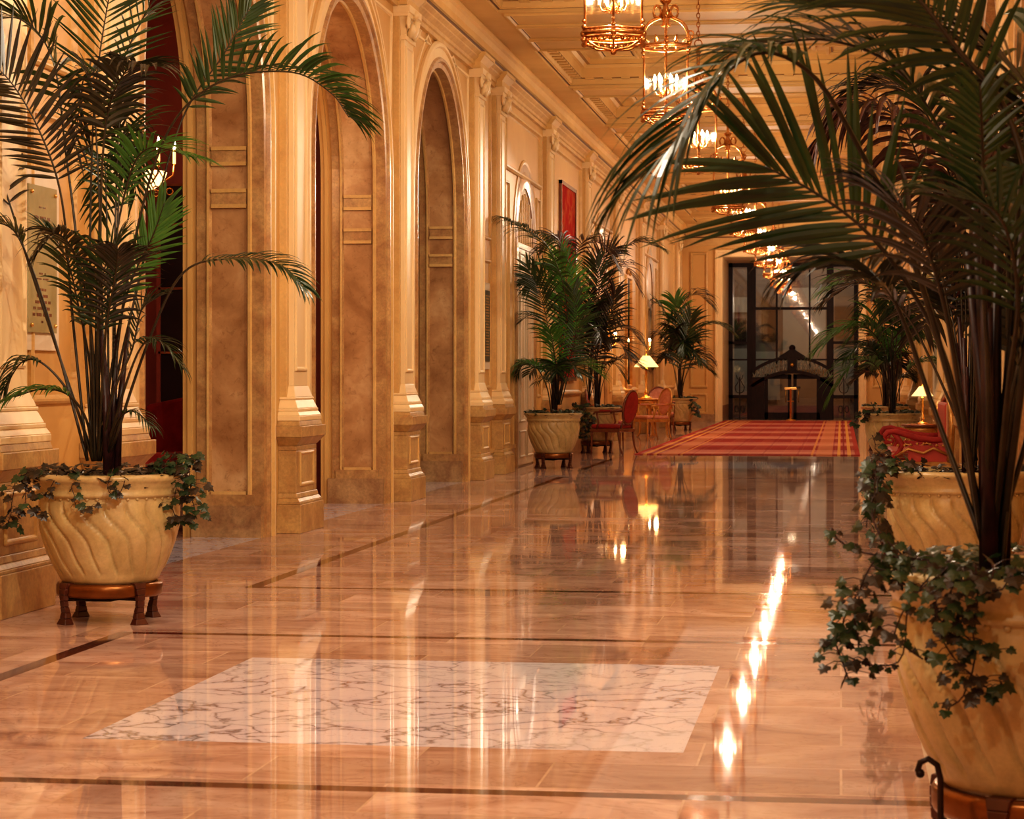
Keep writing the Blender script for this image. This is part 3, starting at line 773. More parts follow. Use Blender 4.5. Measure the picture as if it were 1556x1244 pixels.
def lamp(loc, w, r=.12, c=(1,.85,.65), name='chandelier_light'):
    l = bpy.data.lights.new(name, 'POINT'); l.energy = w; l.color = c; l.shadow_soft_size = r
    o = bpy.data.objects.new(name, l); COL.objects.link(o); o.location = loc; return o
proto = make_lantern(); first = True
for y, lb in zip(LY, names):
    if y in (28.85,): continue
    o = proto if first else copy_tree(proto); first = False
    o.location = (XC, y, 3.585); o['label'] = lb; o['group'] = 'lantern chandeliers along the ceiling'
    lamp((XC, y, 3.95), CH_W, .05)
for y in (11.1, 6.2, .4):
    lamp((XC, y, 3.95), CH_W*1.25, .08)

# ------------------------------------------------------------------ urns, palms, ivy
def urn_mesh():
    mb = MB(); U = M['urn']; n = 360; NF = 20
    prof = [(.0,.20),(.20,.20),(.235,.205),(.25,.22),(.262,.245)]
    for k in range(25):
        s = k/24; z = .26+.36*s
        r = .268+.092*math.sin(min(1,s*1.15)*PI/2)**.9 - .012*max(0,(s-.6))
        prof.append((r, z))
    prof += [(.352,.635),(.356,.645),(.372,.65),(.376,.662),(.366,.672),(.372,.69),(.385,.705),(.388,.715),(.402,.725),(.412,.742),(.405,.757),(.385,.762),(.372,.755),(.365,.70),(.36,.66)]
    def fn(r, z, a):
        if .25 < z < .63:
            s = (z-.25)/.38; w = min(1, (z-.25)/.03, (.625-z)/.03)
            tw = .52*(s*s*(3-2*s))+.05*math.sin(s*9)
            ph = (a+tw)*NF/(2*PI); f = abs((ph % 1)-.5)*2
            g = max(0, 1-f/.2)**.7
            return r - .017*w*g + .004*w*math.sqrt(f)
        return r
    mb.lathe(prof, U, n, fn=fn)
    for k in range(44):
        a = 2*PI*k/44; mb.ball((.354*math.cos(a), .354*math.sin(a), .640), .0105, U, 6)
    return mb
URN = None; SOIL = None; STAND = None; LEG = None
def pot(root, rot=.35):
    global URN, SOIL, STAND, LEG
    if URN is None:
        o = urn_mesh().build('urn', root); URN = o.data
        mb = MB()
        rr = random.Random(3)
        mb.lathe([(.001,.70),(.1,.715),(.2,.71),(.3,.70),(.366,.69)], M['soil'], 28, fn=lambda r,z,a: r)
        for _ in range(150):
            a = rr.random()*2*PI; q = .36*math.sqrt(rr.random()); mb.ball((q*math.cos(a),q*math.sin(a),.705+rr.random()*.015), .012+.02*rr.random(), M['soil'], 5)
        SOIL = mb.build('soil', root).data
        mb = MB()
        mb.lathe([(.235,.135),(.262,.135),(.27,.15),(.27,.19),(.262,.205),(.24,.205),(.235,.135)], M['bronze'], 40)
        for k in (0,1):
            a = k*PI/2+PI/4; d = Vector((math.cos(a), math.sin(a), 0))
            mb.tube([d*.25+Vector((0,0,.125)), Vector((0,0,.105+.012*k)), d*-.25+Vector((0,0,.125))], .009, M['iron'], 6)
        STAND = mb.build('plant_stand', root); st = STAND; STAND = STAND.data
        st.rotation_euler.z = rot
        for k in range(4):
            a = k*PI/2+PI/4; mb = MB(); W_ = M['wood']
            for q in range(7):
                s0, s1 = q/7, (q+1)/7
                def sec(s):   # cabriole leg: out at the knee, in, out at the foot
                    z = .21*(1-s); x = .255+.035*math.sin(s*PI*.5)*(1-s)*2 -.015*s+(.045*max(0,s-.75)*4*.6); w = .034-.014*math.sin(s*PI)+(.006 if s > .9 else 0)
                    return x, z, w
                (x0,z0,w0),(x1,z1,w1) = sec(s0), sec(s1)
                vs = []
                for (x,z,w) in ((x0,z0,w0),(x1,z1,w1)):
                    for dx, dy in ((-w*.7,-w),(w*.7,-w),(w*.7,w),(-w*.7,w)): 
                        px, py = x+dx, dy; vs.append((px*math.cos(a)-py*math.sin(a), px*math.sin(a)+py*math.cos(a), max(z,.0)))
                mb.add(vs, [(0,1,5,4),(1,2,6,5),(2,3,7,6),(3,0,4,7),(0,3,2,1),(4,5,6,7)], W_)
            px, py = .30, 0; mb.box(0,0,0,0,0,0,W_) if False else None
            o = mb.build('leg', st, bevel=.004); LEG = (LEG or [])+[o.data]
        return
    for nm, me in (('urn',URN),('soil',SOIL)):
        o = bpy.data.objects.new(nm, me); COL.objects.link(o); o.parent = root
    st = bpy.data.objects.new('plant_stand', STAND); COL.objects.link(st); st.parent = root; st.rotation_euler.z = rot
    for me in LEG:
        o = bpy.data.objects.new('leg', me); COL.objects.link(o); o.parent = st
        b = o.modifiers.new('bevel','BEVEL'); b.width = .004; b.segments = 2; b.limit_method = 'ANGLE'

def spline(ctrl, n):
    P = [Vector(p) for p in ctrl]; P = [P[0]*2-P[1]]+P+[P[-1]*2-P[-2]]
    out = []; seg = len(P)-3
    for i in range(n+1):
        t = i/n*seg; k = min(int(t), seg-1); u = t-k
        a,b,c,d = P[k:k+4]
        out.append(.5*((2*b)+(c-a)*u+(2*a-5*b+4*c-d)*u*u+(3*b-a-3*c+d)*u**3))
    return out

def frond(parent, ctrl, L=.36, W=.020, pairs=26, t0=.35, hint=None, droop=.5, mat='leaf', ang=50, lift=.15, rad=.007, seed=0, stem='stem', curl=0):
    """one pinnate palm leaf: arching rachis with two rows of folded leaflets"""
    rr = random.Random(seed); mb = MB(); n = 40
    C = spline(ctrl, n); mb.tube(C, [rad*(1.25-.9*i/n) for i in range(n+1)], M[stem], 5)
    H = Vector(hint) if hint else Vector((0,0,1))
    G = Vector((0,0,-1)); lm = M[mat]
    for k in range(pairs):
        for sd in (-1, 1):
            s = t0+(1-t0)*(k+.25*(sd > 0)+rr.random()*.3)/pairs
            s = min(.995, s); f = s*n; i = min(int(f), n-1); p = C[i].lerp(C[i+1], f-i)
            T = (C[min(i+1,n)]-C[max(i-1,0)]).normalized()
            S = T.cross(H)
            if S.length < .15: S = T.cross(Vector((0,1,0)))
            S.normalize(); S *= sd; U = S.cross(T)*sd
            q = (s-t0)/(1-t0)
            ln = L*(.45+.75*math.sin(min(1,q*1.15+.12)*PI*.62)) * (1-.45*q**3) * (.88+.24*rr.random())
            a = math.radians(ang+ (12-38*q) + rr.uniform(-6,6))
            d = (T*math.cos(a)+S*math.sin(a)+U*(lift+rr.uniform(-.08,.08))).normalized()
            wv = d.cross(U).normalized()
            if wv.length < .1: wv = T
            w0 = W*(.8+.4*rr.random()); m_ = 6; pts = []; pos = p.copy(); dd = d.copy()
            dr = droop*(.7+.6*rr.random())
            for j in range(m_+1):
                pts.append((pos.copy(), dd.copy())); pos = pos+dd*(ln/m_); dd = (dd+G*dr*(j+1)/m_*.42).normalized()
            vs = []; 
            prof = (.25,.85,1,.92,.72,.42,.04)
            for j, (pp, d2) in enumerate(pts):
                w = wv-d2*wv.dot(d2); w = w.normalized() if w.length > 1e-4 else T
                nn = w.cross(d2); ww = w0*prof[j]
                vs += [pp-w*ww+nn*ww*.35, pp, pp+w*ww+nn*ww*.35]
            fs = []
            for j in range(m_): fs += [(3*j,3*j+1,3*j+4,3*j+3),(3*j+1,3*j+2,3*j+5,3*j+4)]
            mb.add(vs, fs, lm)
    if parent is not None:      # leaf tips rest against the walls, they do not pass through
        lx = parent.location.x; lo, hi = XW+.03-lx, 2*XC-XW-.03-lx
        mb.v = [(min(max(v[0], lo), hi), v[1], v[2]) for v in mb.v]
    return mb.build('frond', parent)

def leaf_shape(mb, p, d, up, s, mat):
    """lobed ivy leaf"""
    d = d.normalized(); w = d.cross(up)
    w = w.normalized() if w.length > .05 else d.orthogonal().normalized(); nrm = w.cross(d)
    o = [(0,0),(-.12,.42),(.18,.62),(.38,.40),(.62,.50),(.66,.24),(1.0,0),(.66,-.24),(.62,-.50),(.38,-.40),(.18,-.62),(-.12,-.42)]
    vs = [p+d*(.42*s)+nrm*(.06*s)]+[p+d*(a*s)+w*(b*s)-nrm*(.12*s*abs(b)+.10*s*max(0,a-.6)) for a, b in o]
    n = len(o); mb.add(vs, [(0,1+k,1+(k+1)%n) for k in range(n)], mat)

def ivy_strand(parent, pts, size=.035, step=.03, mats=('ivy','ivy_dark'), seed=0, spread=.03, name='ivy_strand'):
    rr = random.Random(seed); mb = MB()
    Lg = sum((Vector(pts[i+1])-Vector(pts[i])).length for i in range(len(pts)-1))
    n = max(6, int(Lg/.03)); C = spline(pts, n)
    C = [c+Vector((rr.uniform(-.006,.006),rr.uniform(-.006,.006),0)) for c in C]
    mb.tube(C, .0022, M['stem_dark'], 4, caps=False)
    k = int(Lg/step)
    for i in range(k):
        f = (i+rr.random()*.7)/k*n; j = min(int(f), n-1); p = C[j].lerp(C[j+1], f-j)
        a = rr.random()*2*PI
        off = Vector((math.cos(a), math.sin(a)-.25, rr.uniform(-.3,.4))).normalized()
        e = p+off*spread*rr.uniform(.3,1.1)
        mb.tube([p, (p+e)/2+Vector((0,0,.006)), e], .0013, M['stem_dark'], 3, caps=False)
        d = (off+Vector((0,0,-.9))).normalized(); up = Vector((off.x*.6, off.y*.6-.7, .5))
        leaf_shape(mb, e, d, up, size*rr.uniform(.55,1.15), M[mats[0] if rr.random() < .62 else mats[1]])
    return mb.build(name, parent)

def ivy_bed(parent, r=.39, z=.735, count=260, size=.035, seed=1, mats=('ivy','ivy_dark'), h=.07, sector=None):
    rr = random.Random(seed); mb = MB()
    for _ in range(count):
        a = rr.random()*2*PI if not sector else rr.uniform(*sector); q = r*math.sqrt(rr.uniform(.15,1.08))
        p = Vector((q*math.cos(a), q*math.sin(a), z+rr.random()**2*h))
        d = Vector((rr.uniform(-1,1)+math.cos(a)*.8, rr.uniform(-1,1)+math.sin(a)*.8, rr.uniform(-.3,.5)))
        leaf_shape(mb, p, d, Vector((rr.uniform(-.4,.4),rr.uniform(-.7,.1),1)), size*rr.uniform(.6,1.2), M[mats[0] if rr.random() < .6 else mats[1]])
    return tag(mb.build('ivy_bed', parent), kind='stuff')

def trunk(parent, n=5, h=.5, r=.02, seed=0, mat='stem_dark', c=(0,0), spread=.06, lean=.02):
    rr = random.Random(seed)
    for k in range(n):
        a = 2*PI*k/n+rr.random(); x, y = c[0]+spread*math.cos(a)*rr.random(), c[1]+spread*math.sin(a)*rr.random()
        mb = MB(); q = rr.uniform(-lean,lean)*2
        hh = h*rr.uniform(.7,1.2)
        mb.tube([(x,y,.68),(x+q*.4,y,.7+hh*.5),(x+q+.03*math.cos(a),y+.03*math.sin(a),.7+hh)], [r*1.3,r,r*.55], M[mat], 7)
        mb.build('palm_stem', parent)

def random_fronds(root, count, h, reach, seed, mats=('leaf',), L=.34, W=.018, base=(0,0), azr=None, pairs=24, hmin=.4, rad=.006):
    rr = random.Random(seed)
    for k in range(count):
        az = 2*PI*(k+rr.random()*.6)/count if azr is None else rr.uniform(*azr)
        lv = hmin+(1-hmin)*((k*7) % count)/max(1,count-1)
        hh = .7+h*lv; rc = reach*(1.15-.75*lv)*rr.uniform(.8,1.1); d = Vector((math.cos(az), math.sin(az), 0)); b = Vector((*base,.72))
        b += d*.03
        pts = [b, b+d*rc*.12+Vector((0,0,(hh-.72)*.55)), b+d*rc*.38+Vector((0,0,(hh-.72)*.93)), b+d*rc*.72+Vector((0,0,(hh-.72)*1.0)), b+d*rc*1.08+Vector((0,0,(hh-.72)*.82))]
        frond(root, pts, L*rr.uniform(.85,1.1), W, pairs, .42, None, rr.uniform(.35,.9), rr.choice(mats), 52, .2, rad, seed*50+k)

def place_palm(x, y, label, name='potted_palm', rot=.35):
    t = thing(name, label, 'potted palm', (x,y,0), group='potted palms in fluted cream urns')
    pot(t, rot); return t

POTS = {'L': (-3.72, 11.32), 'F': (0.5, 6.0), 'R2': (0.6, 12.3), 'R3': (0.69, 31.8), 'R4': (0.74, 39.3), 'MA': (-3.93, 31.3), 'MB': (-4.0, 37.6), 'MC': (-3.75, 53.8)}
FRONDS = {
 'L': [
  ([(-0.09,0,0.82),(-0.12,0.05,1.5),(-0.12,0.05,2.08),(-0.08,0.0,2.68),(0.01,-0.05,3.18),(0.13,-0.1,3.6)], dict(hint=(0, 1, 0), L=0.36, W=0.0086, pairs=34, t0=0.52, droop=0.12, ang=58)),
  ([(-0.12,0,0.82),(-0.2,0,1.57),(-0.22,-0.1,2.15),(-0.3,-0.2,2.49),(-0.43,-0.3,2.75),(-0.59,-0.35,2.88)], dict(hint=(0, 1, 0), L=0.34, W=0.0101, pairs=32, t0=0.45, droop=0.15, mat='leaf_dark', ang=60)),
  ([(-0.03,0,0.82),(0.08,0.05,1.77),(0.29,0.0,2.47),(0.6,-0.1,2.74),(0.98,-0.15,2.78),(1.2,-0.2,2.67),(1.3,-0.2,2.54)], dict(hint=(0, 0.3, 1), L=0.3, W=0.0125, pairs=34, t0=0.42, droop=0.55, lift=0.5, ang=45, mat='leaf')),
  ([(-0.01,0,0.82),(0.22,-0.05,1.43),(0.42,-0.1,1.78),(0.67,-0.1,1.85),(0.91,-0.12,1.82),(1.05,-0.12,1.7)], dict(L=0.2, W=0.0094, pairs=26, t0=0.48, droop=0.8, hint=(0, -0.3, 1))),
  ([(-0.03,0,0.82),(0.11,-0.1,1.19),(0.22,-0.15,1.41),(0.33,-0.2,1.43),(0.45,-0.2,1.29)], dict(L=0.16, W=0.0078, pairs=16, t0=0.5, droop=1.2)),
  ([(-0.02,0,0.82),(0.11,-0.2,1.03),(0.21,-0.25,1.08),(0.32,-0.3,1.0)], dict(L=0.13, W=0.0055, pairs=12, t0=0.45, droop=1.2)),
  ([(-0.09,0,0.82),(-0.16,-0.1,1.13),(-0.29,-0.15,1.31),(-0.39,-0.2,1.33),(-0.49,-0.2,1.19)], dict(L=0.2, W=0.0094, pairs=16, t0=0.55, droop=1.3)),
  ([(-0.09,0,0.82),(-0.09,-0.1,1.03),(-0.15,-0.2,1.16),(-0.27,-0.25,1.19),(-0.4,-0.3,1.15)], dict(L=0.22, W=0.0101, pairs=16, t0=0.5, droop=1.1, mat='leaf_green')),
  ([(-0.12,0,0.82),(-0.29,0.0,1.43),(-0.41,-0.1,1.88),(-0.51,-0.15,2.03),(-0.72,-0.2,2.0)], dict(L=0.24, W=0.0109, pairs=22, t0=0.55, droop=0.6)),
  ([(-0.06,0,0.82),(-0.04,0.1,1.67),(0.05,0.1,2.21),(0.2,0.0,2.42),(0.49,-0.1,2.36)], dict(L=0.27, W=0.0094, pairs=28, t0=0.45, droop=0.55, mat='leaf_green')),
  ([(-0.09,0,0.82),(-0.2,0.1,1.84),(-0.27,0.1,2.42),(-0.34,0.1,2.9),(-0.48,0.0,3.1),(-0.73,0,3.07)], dict(L=0.36, W=0.0156, pairs=26, t0=0.5, droop=0.6, mat='leaf')),
  ([(-0.06,0,0.82),(-0.02,-0.1,1.76),(0.04,-0.2,2.49),(0.21,-0.4,2.76),(0.41,-0.6,2.76)], dict(L=0.28, W=0.0156, pairs=22, t0=0.5, droop=0.8, mat='leaf_dark')),
  ([(-0.06,0,0.82),(0.0,0.1,1.43),(0.08,0.1,1.74),(0.21,0.05,1.97),(0.29,0,2.14)], dict(hint=(0, 1, 0), L=0.2, W=0.0094, pairs=22, t0=0.45, droop=0.2, mat='leaf_green', ang=40)),
  ([(-0.08,0,0.82),(-0.06,-0.1,1.43),(-0.1,-0.2,1.83),(-0.16,-0.35,1.97),(-0.23,-0.4,1.88)], dict(L=0.2, W=0.0109, pairs=18, t0=0.5, droop=1.1, mat='leaf_dark')),
  ([(-0.06,0,0.82),(0.04,-0.2,1.43),(0.16,-0.4,1.75),(0.24,-0.6,1.87)], dict(L=0.28, W=0.0109, pairs=20, t0=0.4, droop=0.9, mat='leaf_dark')),
  ([(-0.06,0,0.82),(0.08,0.1,1.57),(0.3,0.2,2.53),(0.55,0.2,2.93),(0.69,0.2,3.17)], dict(L=0.25, W=0.0094, pairs=22, t0=0.55, droop=0.3, hint=(0, 1, 0))),
  ([(-0.08,0,0.82),(-0.13,0.2,1.85),(-0.09,0.3,2.72),(0.2,0.3,3.3),(0.49,0.3,3.29)], dict(L=0.34, W=0.0094, pairs=26, t0=0.5, droop=0.5)),
  ([(-0.08,0,0.82),(-0.45,0.2,1.68),(-0.78,0.3,2.56),(-0.92,0.3,2.91)], dict(L=0.34, W=0.0109, pairs=22, t0=0.5, droop=0.5, mat='leaf_dark')),
  ([(-0.06,0,0.82),(-0.03,-0.1,1.29),(0.01,-0.2,1.59),(0.08,-0.3,1.82),(0.16,-0.3,1.95)], dict(L=0.22, W=0.0101, pairs=24, t0=0.4, droop=0.5, mat='leaf')),
  ([(-0.07,0,0.82),(-0.12,0.05,1.29),(-0.17,0.0,1.63),(-0.2,-0.1,1.87),(-0.3,-0.1,2.0)], dict(L=0.22, W=0.0094, pairs=24, t0=0.4, droop=0.6, mat='leaf')),
  ([(-0.05,0,0.82),(0.05,-0.1,1.16),(0.15,-0.1,1.39),(0.2,-0.1,1.59),(0.29,-0.1,1.66)], dict(L=0.16, W=0.0078, pairs=20, t0=0.45, droop=0.5, mat='leaf')),
 ],
 'F': [
  ([(-0.13,0,0.83),(-0.21,0.0,1.19),(-0.32,0.0,1.57),(-0.43,0.0,1.8),(-0.56,-0.1,2.01),(-0.69,-0.2,2.07),(-0.8,-0.25,2.0),(-0.9,-0.3,1.85),(-0.98,-0.3,1.76)], dict(L=0.36, W=0.0099, pairs=26, t0=0.55, droop=1.0, ang=42, rad=0.008, hint=(0, -0.2, 1), curl=1)),
  ([(-0.14,0,0.83),(-0.22,0.1,1.27),(-0.33,0.1,1.5),(-0.44,0.1,1.64),(-0.57,0.1,1.74),(-0.7,0.1,1.81)], dict(hint=(0, 1, 0), L=0.44, lift=0.1, W=0.0112, pairs=17, t0=0.5, droop=0.22, ang=46, rad=0.007)),
  ([(-0.09,0,0.83),(-0.03,-0.2,1.53),(-0.08,-0.2,1.88),(-0.22,-0.2,2.08),(-0.32,-0.2,2.21),(-0.46,-0.2,2.33)], dict(L=0.4, W=0.0118, pairs=24, t0=0.5, droop=0.4, ang=50, rad=0.01, hint=(0, 0.6, 1))),
  ([(-0.13,0,0.83),(-0.13,-0.1,1.2),(-0.15,-0.2,1.53),(-0.15,-0.2,1.78),(-0.16,-0.25,1.97)], dict(hint=(0, 1, 0), L=0.13, W=0.0081, pairs=20, t0=0.58, droop=0.2, ang=60)),
  ([(-0.13,0,0.83),(-0.12,0.1,1.38),(-0.17,0.2,1.73),(-0.32,0.3,2.06),(-0.53,0.3,2.17),(-0.76,0.3,2.15)], dict(L=0.32, W=0.0112, pairs=28, t0=0.45, droop=0.8, mat='leaf')),
  ([(-0.11,0,0.83),(-0.06,0.2,1.38),(-0.07,0.3,1.82),(-0.17,0.4,2.13),(-0.37,0.4,2.26),(-0.59,0.4,2.28)], dict(L=0.36, W=0.0112, pairs=26, t0=0.45, droop=0.5, mat='leaf')),
  ([(-0.14,0,0.83),(-0.2,-0.1,1.2),(-0.25,-0.2,1.45),(-0.32,-0.3,1.63),(-0.42,-0.3,1.71)], dict(L=0.26, W=0.0087, pairs=22, t0=0.5, droop=0.8, mat='leaf_dark')),
  ([(-0.11,0,0.83),(-0.02,0.1,1.34),(-0.02,0.2,1.59),(-0.11,0.3,1.68),(-0.23,0.4,1.62)], dict(L=0.3, W=0.0099, pairs=24, t0=0.45, droop=1.0, mat='leaf_dark')),
  ([(-0.11,0,0.83),(-0.07,-0.1,1.21),(0.01,-0.1,1.45),(0.09,-0.1,1.5)], dict(L=0.34, W=0.0099, pairs=20, t0=0.4, droop=0.6, mat='leaf_dark')),
  ([(-0.11,0,0.83),(-0.09,-0.2,1.21),(-0.08,-0.4,1.44),(-0.13,-0.5,1.63),(-0.25,-0.5,1.68)], dict(L=0.26, W=0.0087, pairs=22, t0=0.45, droop=0.7, mat='leaf')),
  ([(-0.14,0,0.83),(-0.27,0.1,1.2),(-0.33,0.1,1.38),(-0.38,0.1,1.48),(-0.46,0.2,1.56),(-0.57,0.2,1.54)], dict(L=0.28, W=0.0112, pairs=20, t0=0.5, droop=1.3, mat='leaf_dark')),
  ([(-0.1,0,0.83),(0.05,0.1,1.38),(0.07,0.2,1.81),(-0.04,0.3,2.09),(-0.2,0.3,2.17)], dict(L=0.4, W=0.0099, pairs=26, t0=0.45, droop=0.9, mat='leaf_dark')),
 ],
 'R2': [
  ([(0.11,0,0.81),(-0.04,0,1.61),(-0.14,0,2.2),(-0.28,-0.1,2.58),(-0.49,-0.1,2.69),(-0.7,-0.1,2.53)], dict(L=0.52, W=0.017, pairs=34, t0=0.42, droop=1.7, mat='leaf_red', ang=70, lift=0)),
  ([(0.13,0,0.81),(0.07,0.1,1.72),(-0.04,0.1,2.38),(-0.21,0,2.73),(-0.39,0,2.8),(-0.56,0,2.73)], dict(L=0.44, W=0.0136, pairs=30, t0=0.45, droop=1.2, mat='leaf_dark')),
  ([(0.1,0,0.81),(-0.11,0,1.3),(-0.28,0,1.61),(-0.49,-0.1,1.75),(-0.64,-0.1,1.68)], dict(L=0.26, W=0.011, pairs=24, t0=0.45, droop=0.9, mat='leaf_dark')),
  ([(0.1,0,0.81),(0.04,0.2,1.3),(0.0,0.2,1.72),(-0.17,0.2,2.01),(-0.38,0.2,2.11)], dict(L=0.34, W=0.0127, pairs=26, t0=0.4, droop=0.9, mat='leaf_red')),
  ([(0.13,0,0.81),(0.2,0.1,1.44),(0.24,0.1,1.86),(0.38,0.1,2.2)], dict(L=0.34, W=0.0127, pairs=26, t0=0.4, droop=0.7, mat='leaf_dark')),
  ([(0.13,0,0.81),(0.18,0.2,1.51),(0.11,0.2,2.04),(0.17,0.1,2.38),(0.38,0.1,2.48)], dict(L=0.4, W=0.0127, pairs=26, t0=0.4, droop=0.9, mat='leaf_dark')),
 ],
 'R3': [
  ([(0.04,0,0.92),(-0.09,0,1.55),(-0.31,-0.1,1.91),(-0.63,-0.2,1.91),(-0.94,-0.3,1.68)], dict(L=0.55, W=0.0221, pairs=26, t0=0.35, droop=0.9, mat='leaf_green')),
  ([(0.06,0,0.92),(-0.05,0,1.73),(-0.22,0,2.36),(-0.51,-0.1,2.59),(-0.87,-0.2,2.45)], dict(L=0.55, W=0.0221, pairs=26, t0=0.35, droop=0.9, mat='leaf_green')),
  ([(0.04,0,0.92),(-0.13,0,1.28),(-0.33,-0.1,1.48),(-0.58,-0.2,1.37),(-0.81,-0.2,1.01)], dict(L=0.5, W=0.0204, pairs=22, t0=0.35, droop=0.9, mat='leaf_green')),
  ([(0.1,0,0.92),(0.12,0,1.55),(0.15,0,2.18),(0.31,0,2.54),(0.67,0,2.54)], dict(L=0.42, W=0.0213, pairs=22, t0=0.35, droop=0.8, mat='leaf_green')),
  ([(0.06,0,0.92),(-0.03,0,1.37),(-0.18,0,1.91),(-0.09,0,2.18),(0.22,0,2.09)], dict(L=0.45, W=0.0213, pairs=22, t0=0.3, droop=0.9, mat='leaf_green')),
  ([(0.06,0,0.92),(0.01,0,1.91),(-0.03,0,2.63),(-0.22,0,2.91),(-0.49,0,2.95)], dict(L=0.42, W=0.017, pairs=22, t0=0.45, droop=0.9, mat='leaf')),
 ],
 'MA': [
  ([(0.06,0,0.87),(0.21,-0.2,1.73),(0.21,-0.5,2.44),(0.06,-1.1,2.99),(-0.14,-1.7,3.17),(-0.35,-2.2,3.29)], dict(L=0.46, W=0.0145, pairs=34, t0=0.45, droop=1.3, mat='leaf', hint=(0, -0.5, 1))),
  ([(0.08,0,0.87),(0.22,0.2,2.1),(0.15,0.3,2.93),(-0.01,0.4,3.19),(-0.21,0.5,3.08)], dict(L=0.4, W=0.0136, pairs=26, t0=0.45, droop=0.9, mat='leaf_red')),
  ([(0.08,0,0.87),(0.19,0,1.91),(0.25,0,2.64),(0.38,0.2,3.12),(0.64,0.3,3.09),(0.83,0.3,2.83)], dict(L=0.42, W=0.0136, pairs=30, t0=0.5, droop=1.0, mat='leaf_red')),
  ([(0.04,0,0.87),(-0.02,-0.1,1.37),(-0.17,-0.2,1.37),(-0.37,-0.2,1.44),(-0.48,-0.3,1.26)], dict(L=0.22, W=0.0093, pairs=16, t0=0.5, droop=1.1)),
  ([(0.04,0,0.87),(0.03,-0.2,1.1),(-0.08,-0.2,1.23),(-0.2,-0.3,1.17)], dict(L=0.2, W=0.0085, pairs=12, t0=0.4, droop=1.0)),
  ([(0.06,0,0.87),(0.08,0,1.73),(0.04,0,2.37),(-0.18,-0.1,2.64),(-0.36,-0.1,2.55)], dict(L=0.38, W=0.011, pairs=28, t0=0.35, droop=0.5, hint=(0, 1, 0))),
  ([(0.08,0,0.87),(0.14,0,1.55),(0.19,0,2.19),(0.15,-0.2,2.63),(0.03,-0.3,2.81)], dict(L=0.42, W=0.011, pairs=28, t0=0.35, droop=0.5, mat='leaf_green', hint=(0, 1, 0))),
  ([(0.06,0,0.87),(-0.01,0,1.5),(-0.15,0,1.96),(-0.33,0,2.1),(-0.47,0,2.01)], dict(L=0.3, W=0.0102, pairs=22, t0=0.4, droop=0.7)),
  ([(0.1,0,0.87),(0.23,0,1.37),(0.36,0,1.82),(0.45,0,2.0),(0.56,0,1.91)], dict(L=0.34, W=0.011, pairs=22, t0=0.35, droop=0.8, mat='leaf_dark')),
  ([(0.06,0,0.87),(0.11,-0.1,1.55),(0.2,-0.2,2.09),(0.21,-0.2,2.54),(0.11,-0.2,2.95)], dict(L=0.42, W=0.0136, pairs=30, t0=0.3, droop=0.5, mat='leaf_green', hint=(0, 1, 0))),
  ([(0.06,0,0.87),(0.02,-0.1,1.55),(-0.08,-0.2,2.09),(-0.17,-0.3,2.45),(-0.32,-0.4,2.76)], dict(L=0.38, W=0.0127, pairs=28, t0=0.3, droop=0.5, mat='leaf', hint=(0, 1, 0))),
  ([(0.08,0,0.87),(0.21,-0.2,1.37),(0.32,-0.3,1.73),(0.35,-0.3,2.09),(0.3,-0.3,2.45)], dict(L=0.38, W=0.0136, pairs=26, t0=0.3, droop=0.6, mat='leaf', hint=(0, 1, 0))),
  ([(0.08,0,0.87),(0.08,-0.3,1.37),(0.04,-0.4,1.73),(0.02,-0.6,1.9)], dict(L=0.34, W=0.0119, pairs=22, t0=0.3, droop=0.8, mat='leaf_green')),
 ],
 'MB': [
  ([(-0.13,0,0.87),(-0.05,0,2.05),(0.09,0,2.86),(0.36,0,3.29),(0.69,0,3.48),(1.02,0,3.39)], dict(L=0.44, W=0.0136, pairs=32, t0=0.5, droop=0.9, mat='leaf')),
  ([(-0.13,0,0.87),(-0.02,0,2.15),(0.2,0,2.81),(0.47,0,3.08),(0.71,0,2.69)], dict(L=0.42, W=0.0136, pairs=28, t0=0.4, droop=1.0, mat='leaf_red')),
  ([(-0.13,0,0.87),(-0.08,0,1.83),(-0.02,0,2.7),(0.09,0,3.19),(0.31,0,3.4)], dict(L=0.44, W=0.0127, pairs=28, t0=0.35, droop=0.5, mat='leaf_dark', hint=(0, 1, 0))),
  ([(-0.13,0,0.87),(-0.02,0,1.61),(0.25,0,2.04),(0.53,0,2.04),(0.74,0,1.83)], dict(L=0.36, W=0.0127, pairs=24, t0=0.4, droop=0.8, mat='leaf_dark')),
  ([(-0.13,0,0.87),(0.01,0,1.28),(0.25,0,1.5),(0.47,0,1.23)], dict(L=0.34, W=0.0127, pairs=20, t0=0.35, droop=1.2, mat='leaf')),
  ([(-0.13,0,0.87),(-0.24,0,1.61),(-0.4,0,2.05),(-0.57,0,1.94)], dict(L=0.36, W=0.0153, pairs=22, t0=0.35, droop=1.0, mat='leaf_dark')),
  ([(-0.13,0,0.87),(-0.11,-0.2,1.61),(-0.04,-0.3,2.25),(0.04,-0.6,2.41)], dict(L=0.45, W=0.0153, pairs=24, t0=0.3, droop=1.0, mat='leaf_dark')),
  ([(-0.13,0,0.87),(-0.08,-0.2,1.61),(0.0,-0.2,2.26),(0.06,-0.2,2.8),(0.0,-0.2,3.18)], dict(L=0.46, W=0.0145, pairs=30, t0=0.25, droop=0.5, mat='leaf', hint=(0, 1, 0))),
  ([(-0.13,0,0.87),(-0.04,-0.3,1.39),(0.13,-0.4,1.82),(0.29,-0.4,2.36),(0.35,-0.4,2.68)], dict(L=0.42, W=0.0145, pairs=28, t0=0.25, droop=0.7, mat='leaf_dark', hint=(0, 1, 0))),
 ],
 'MC': [
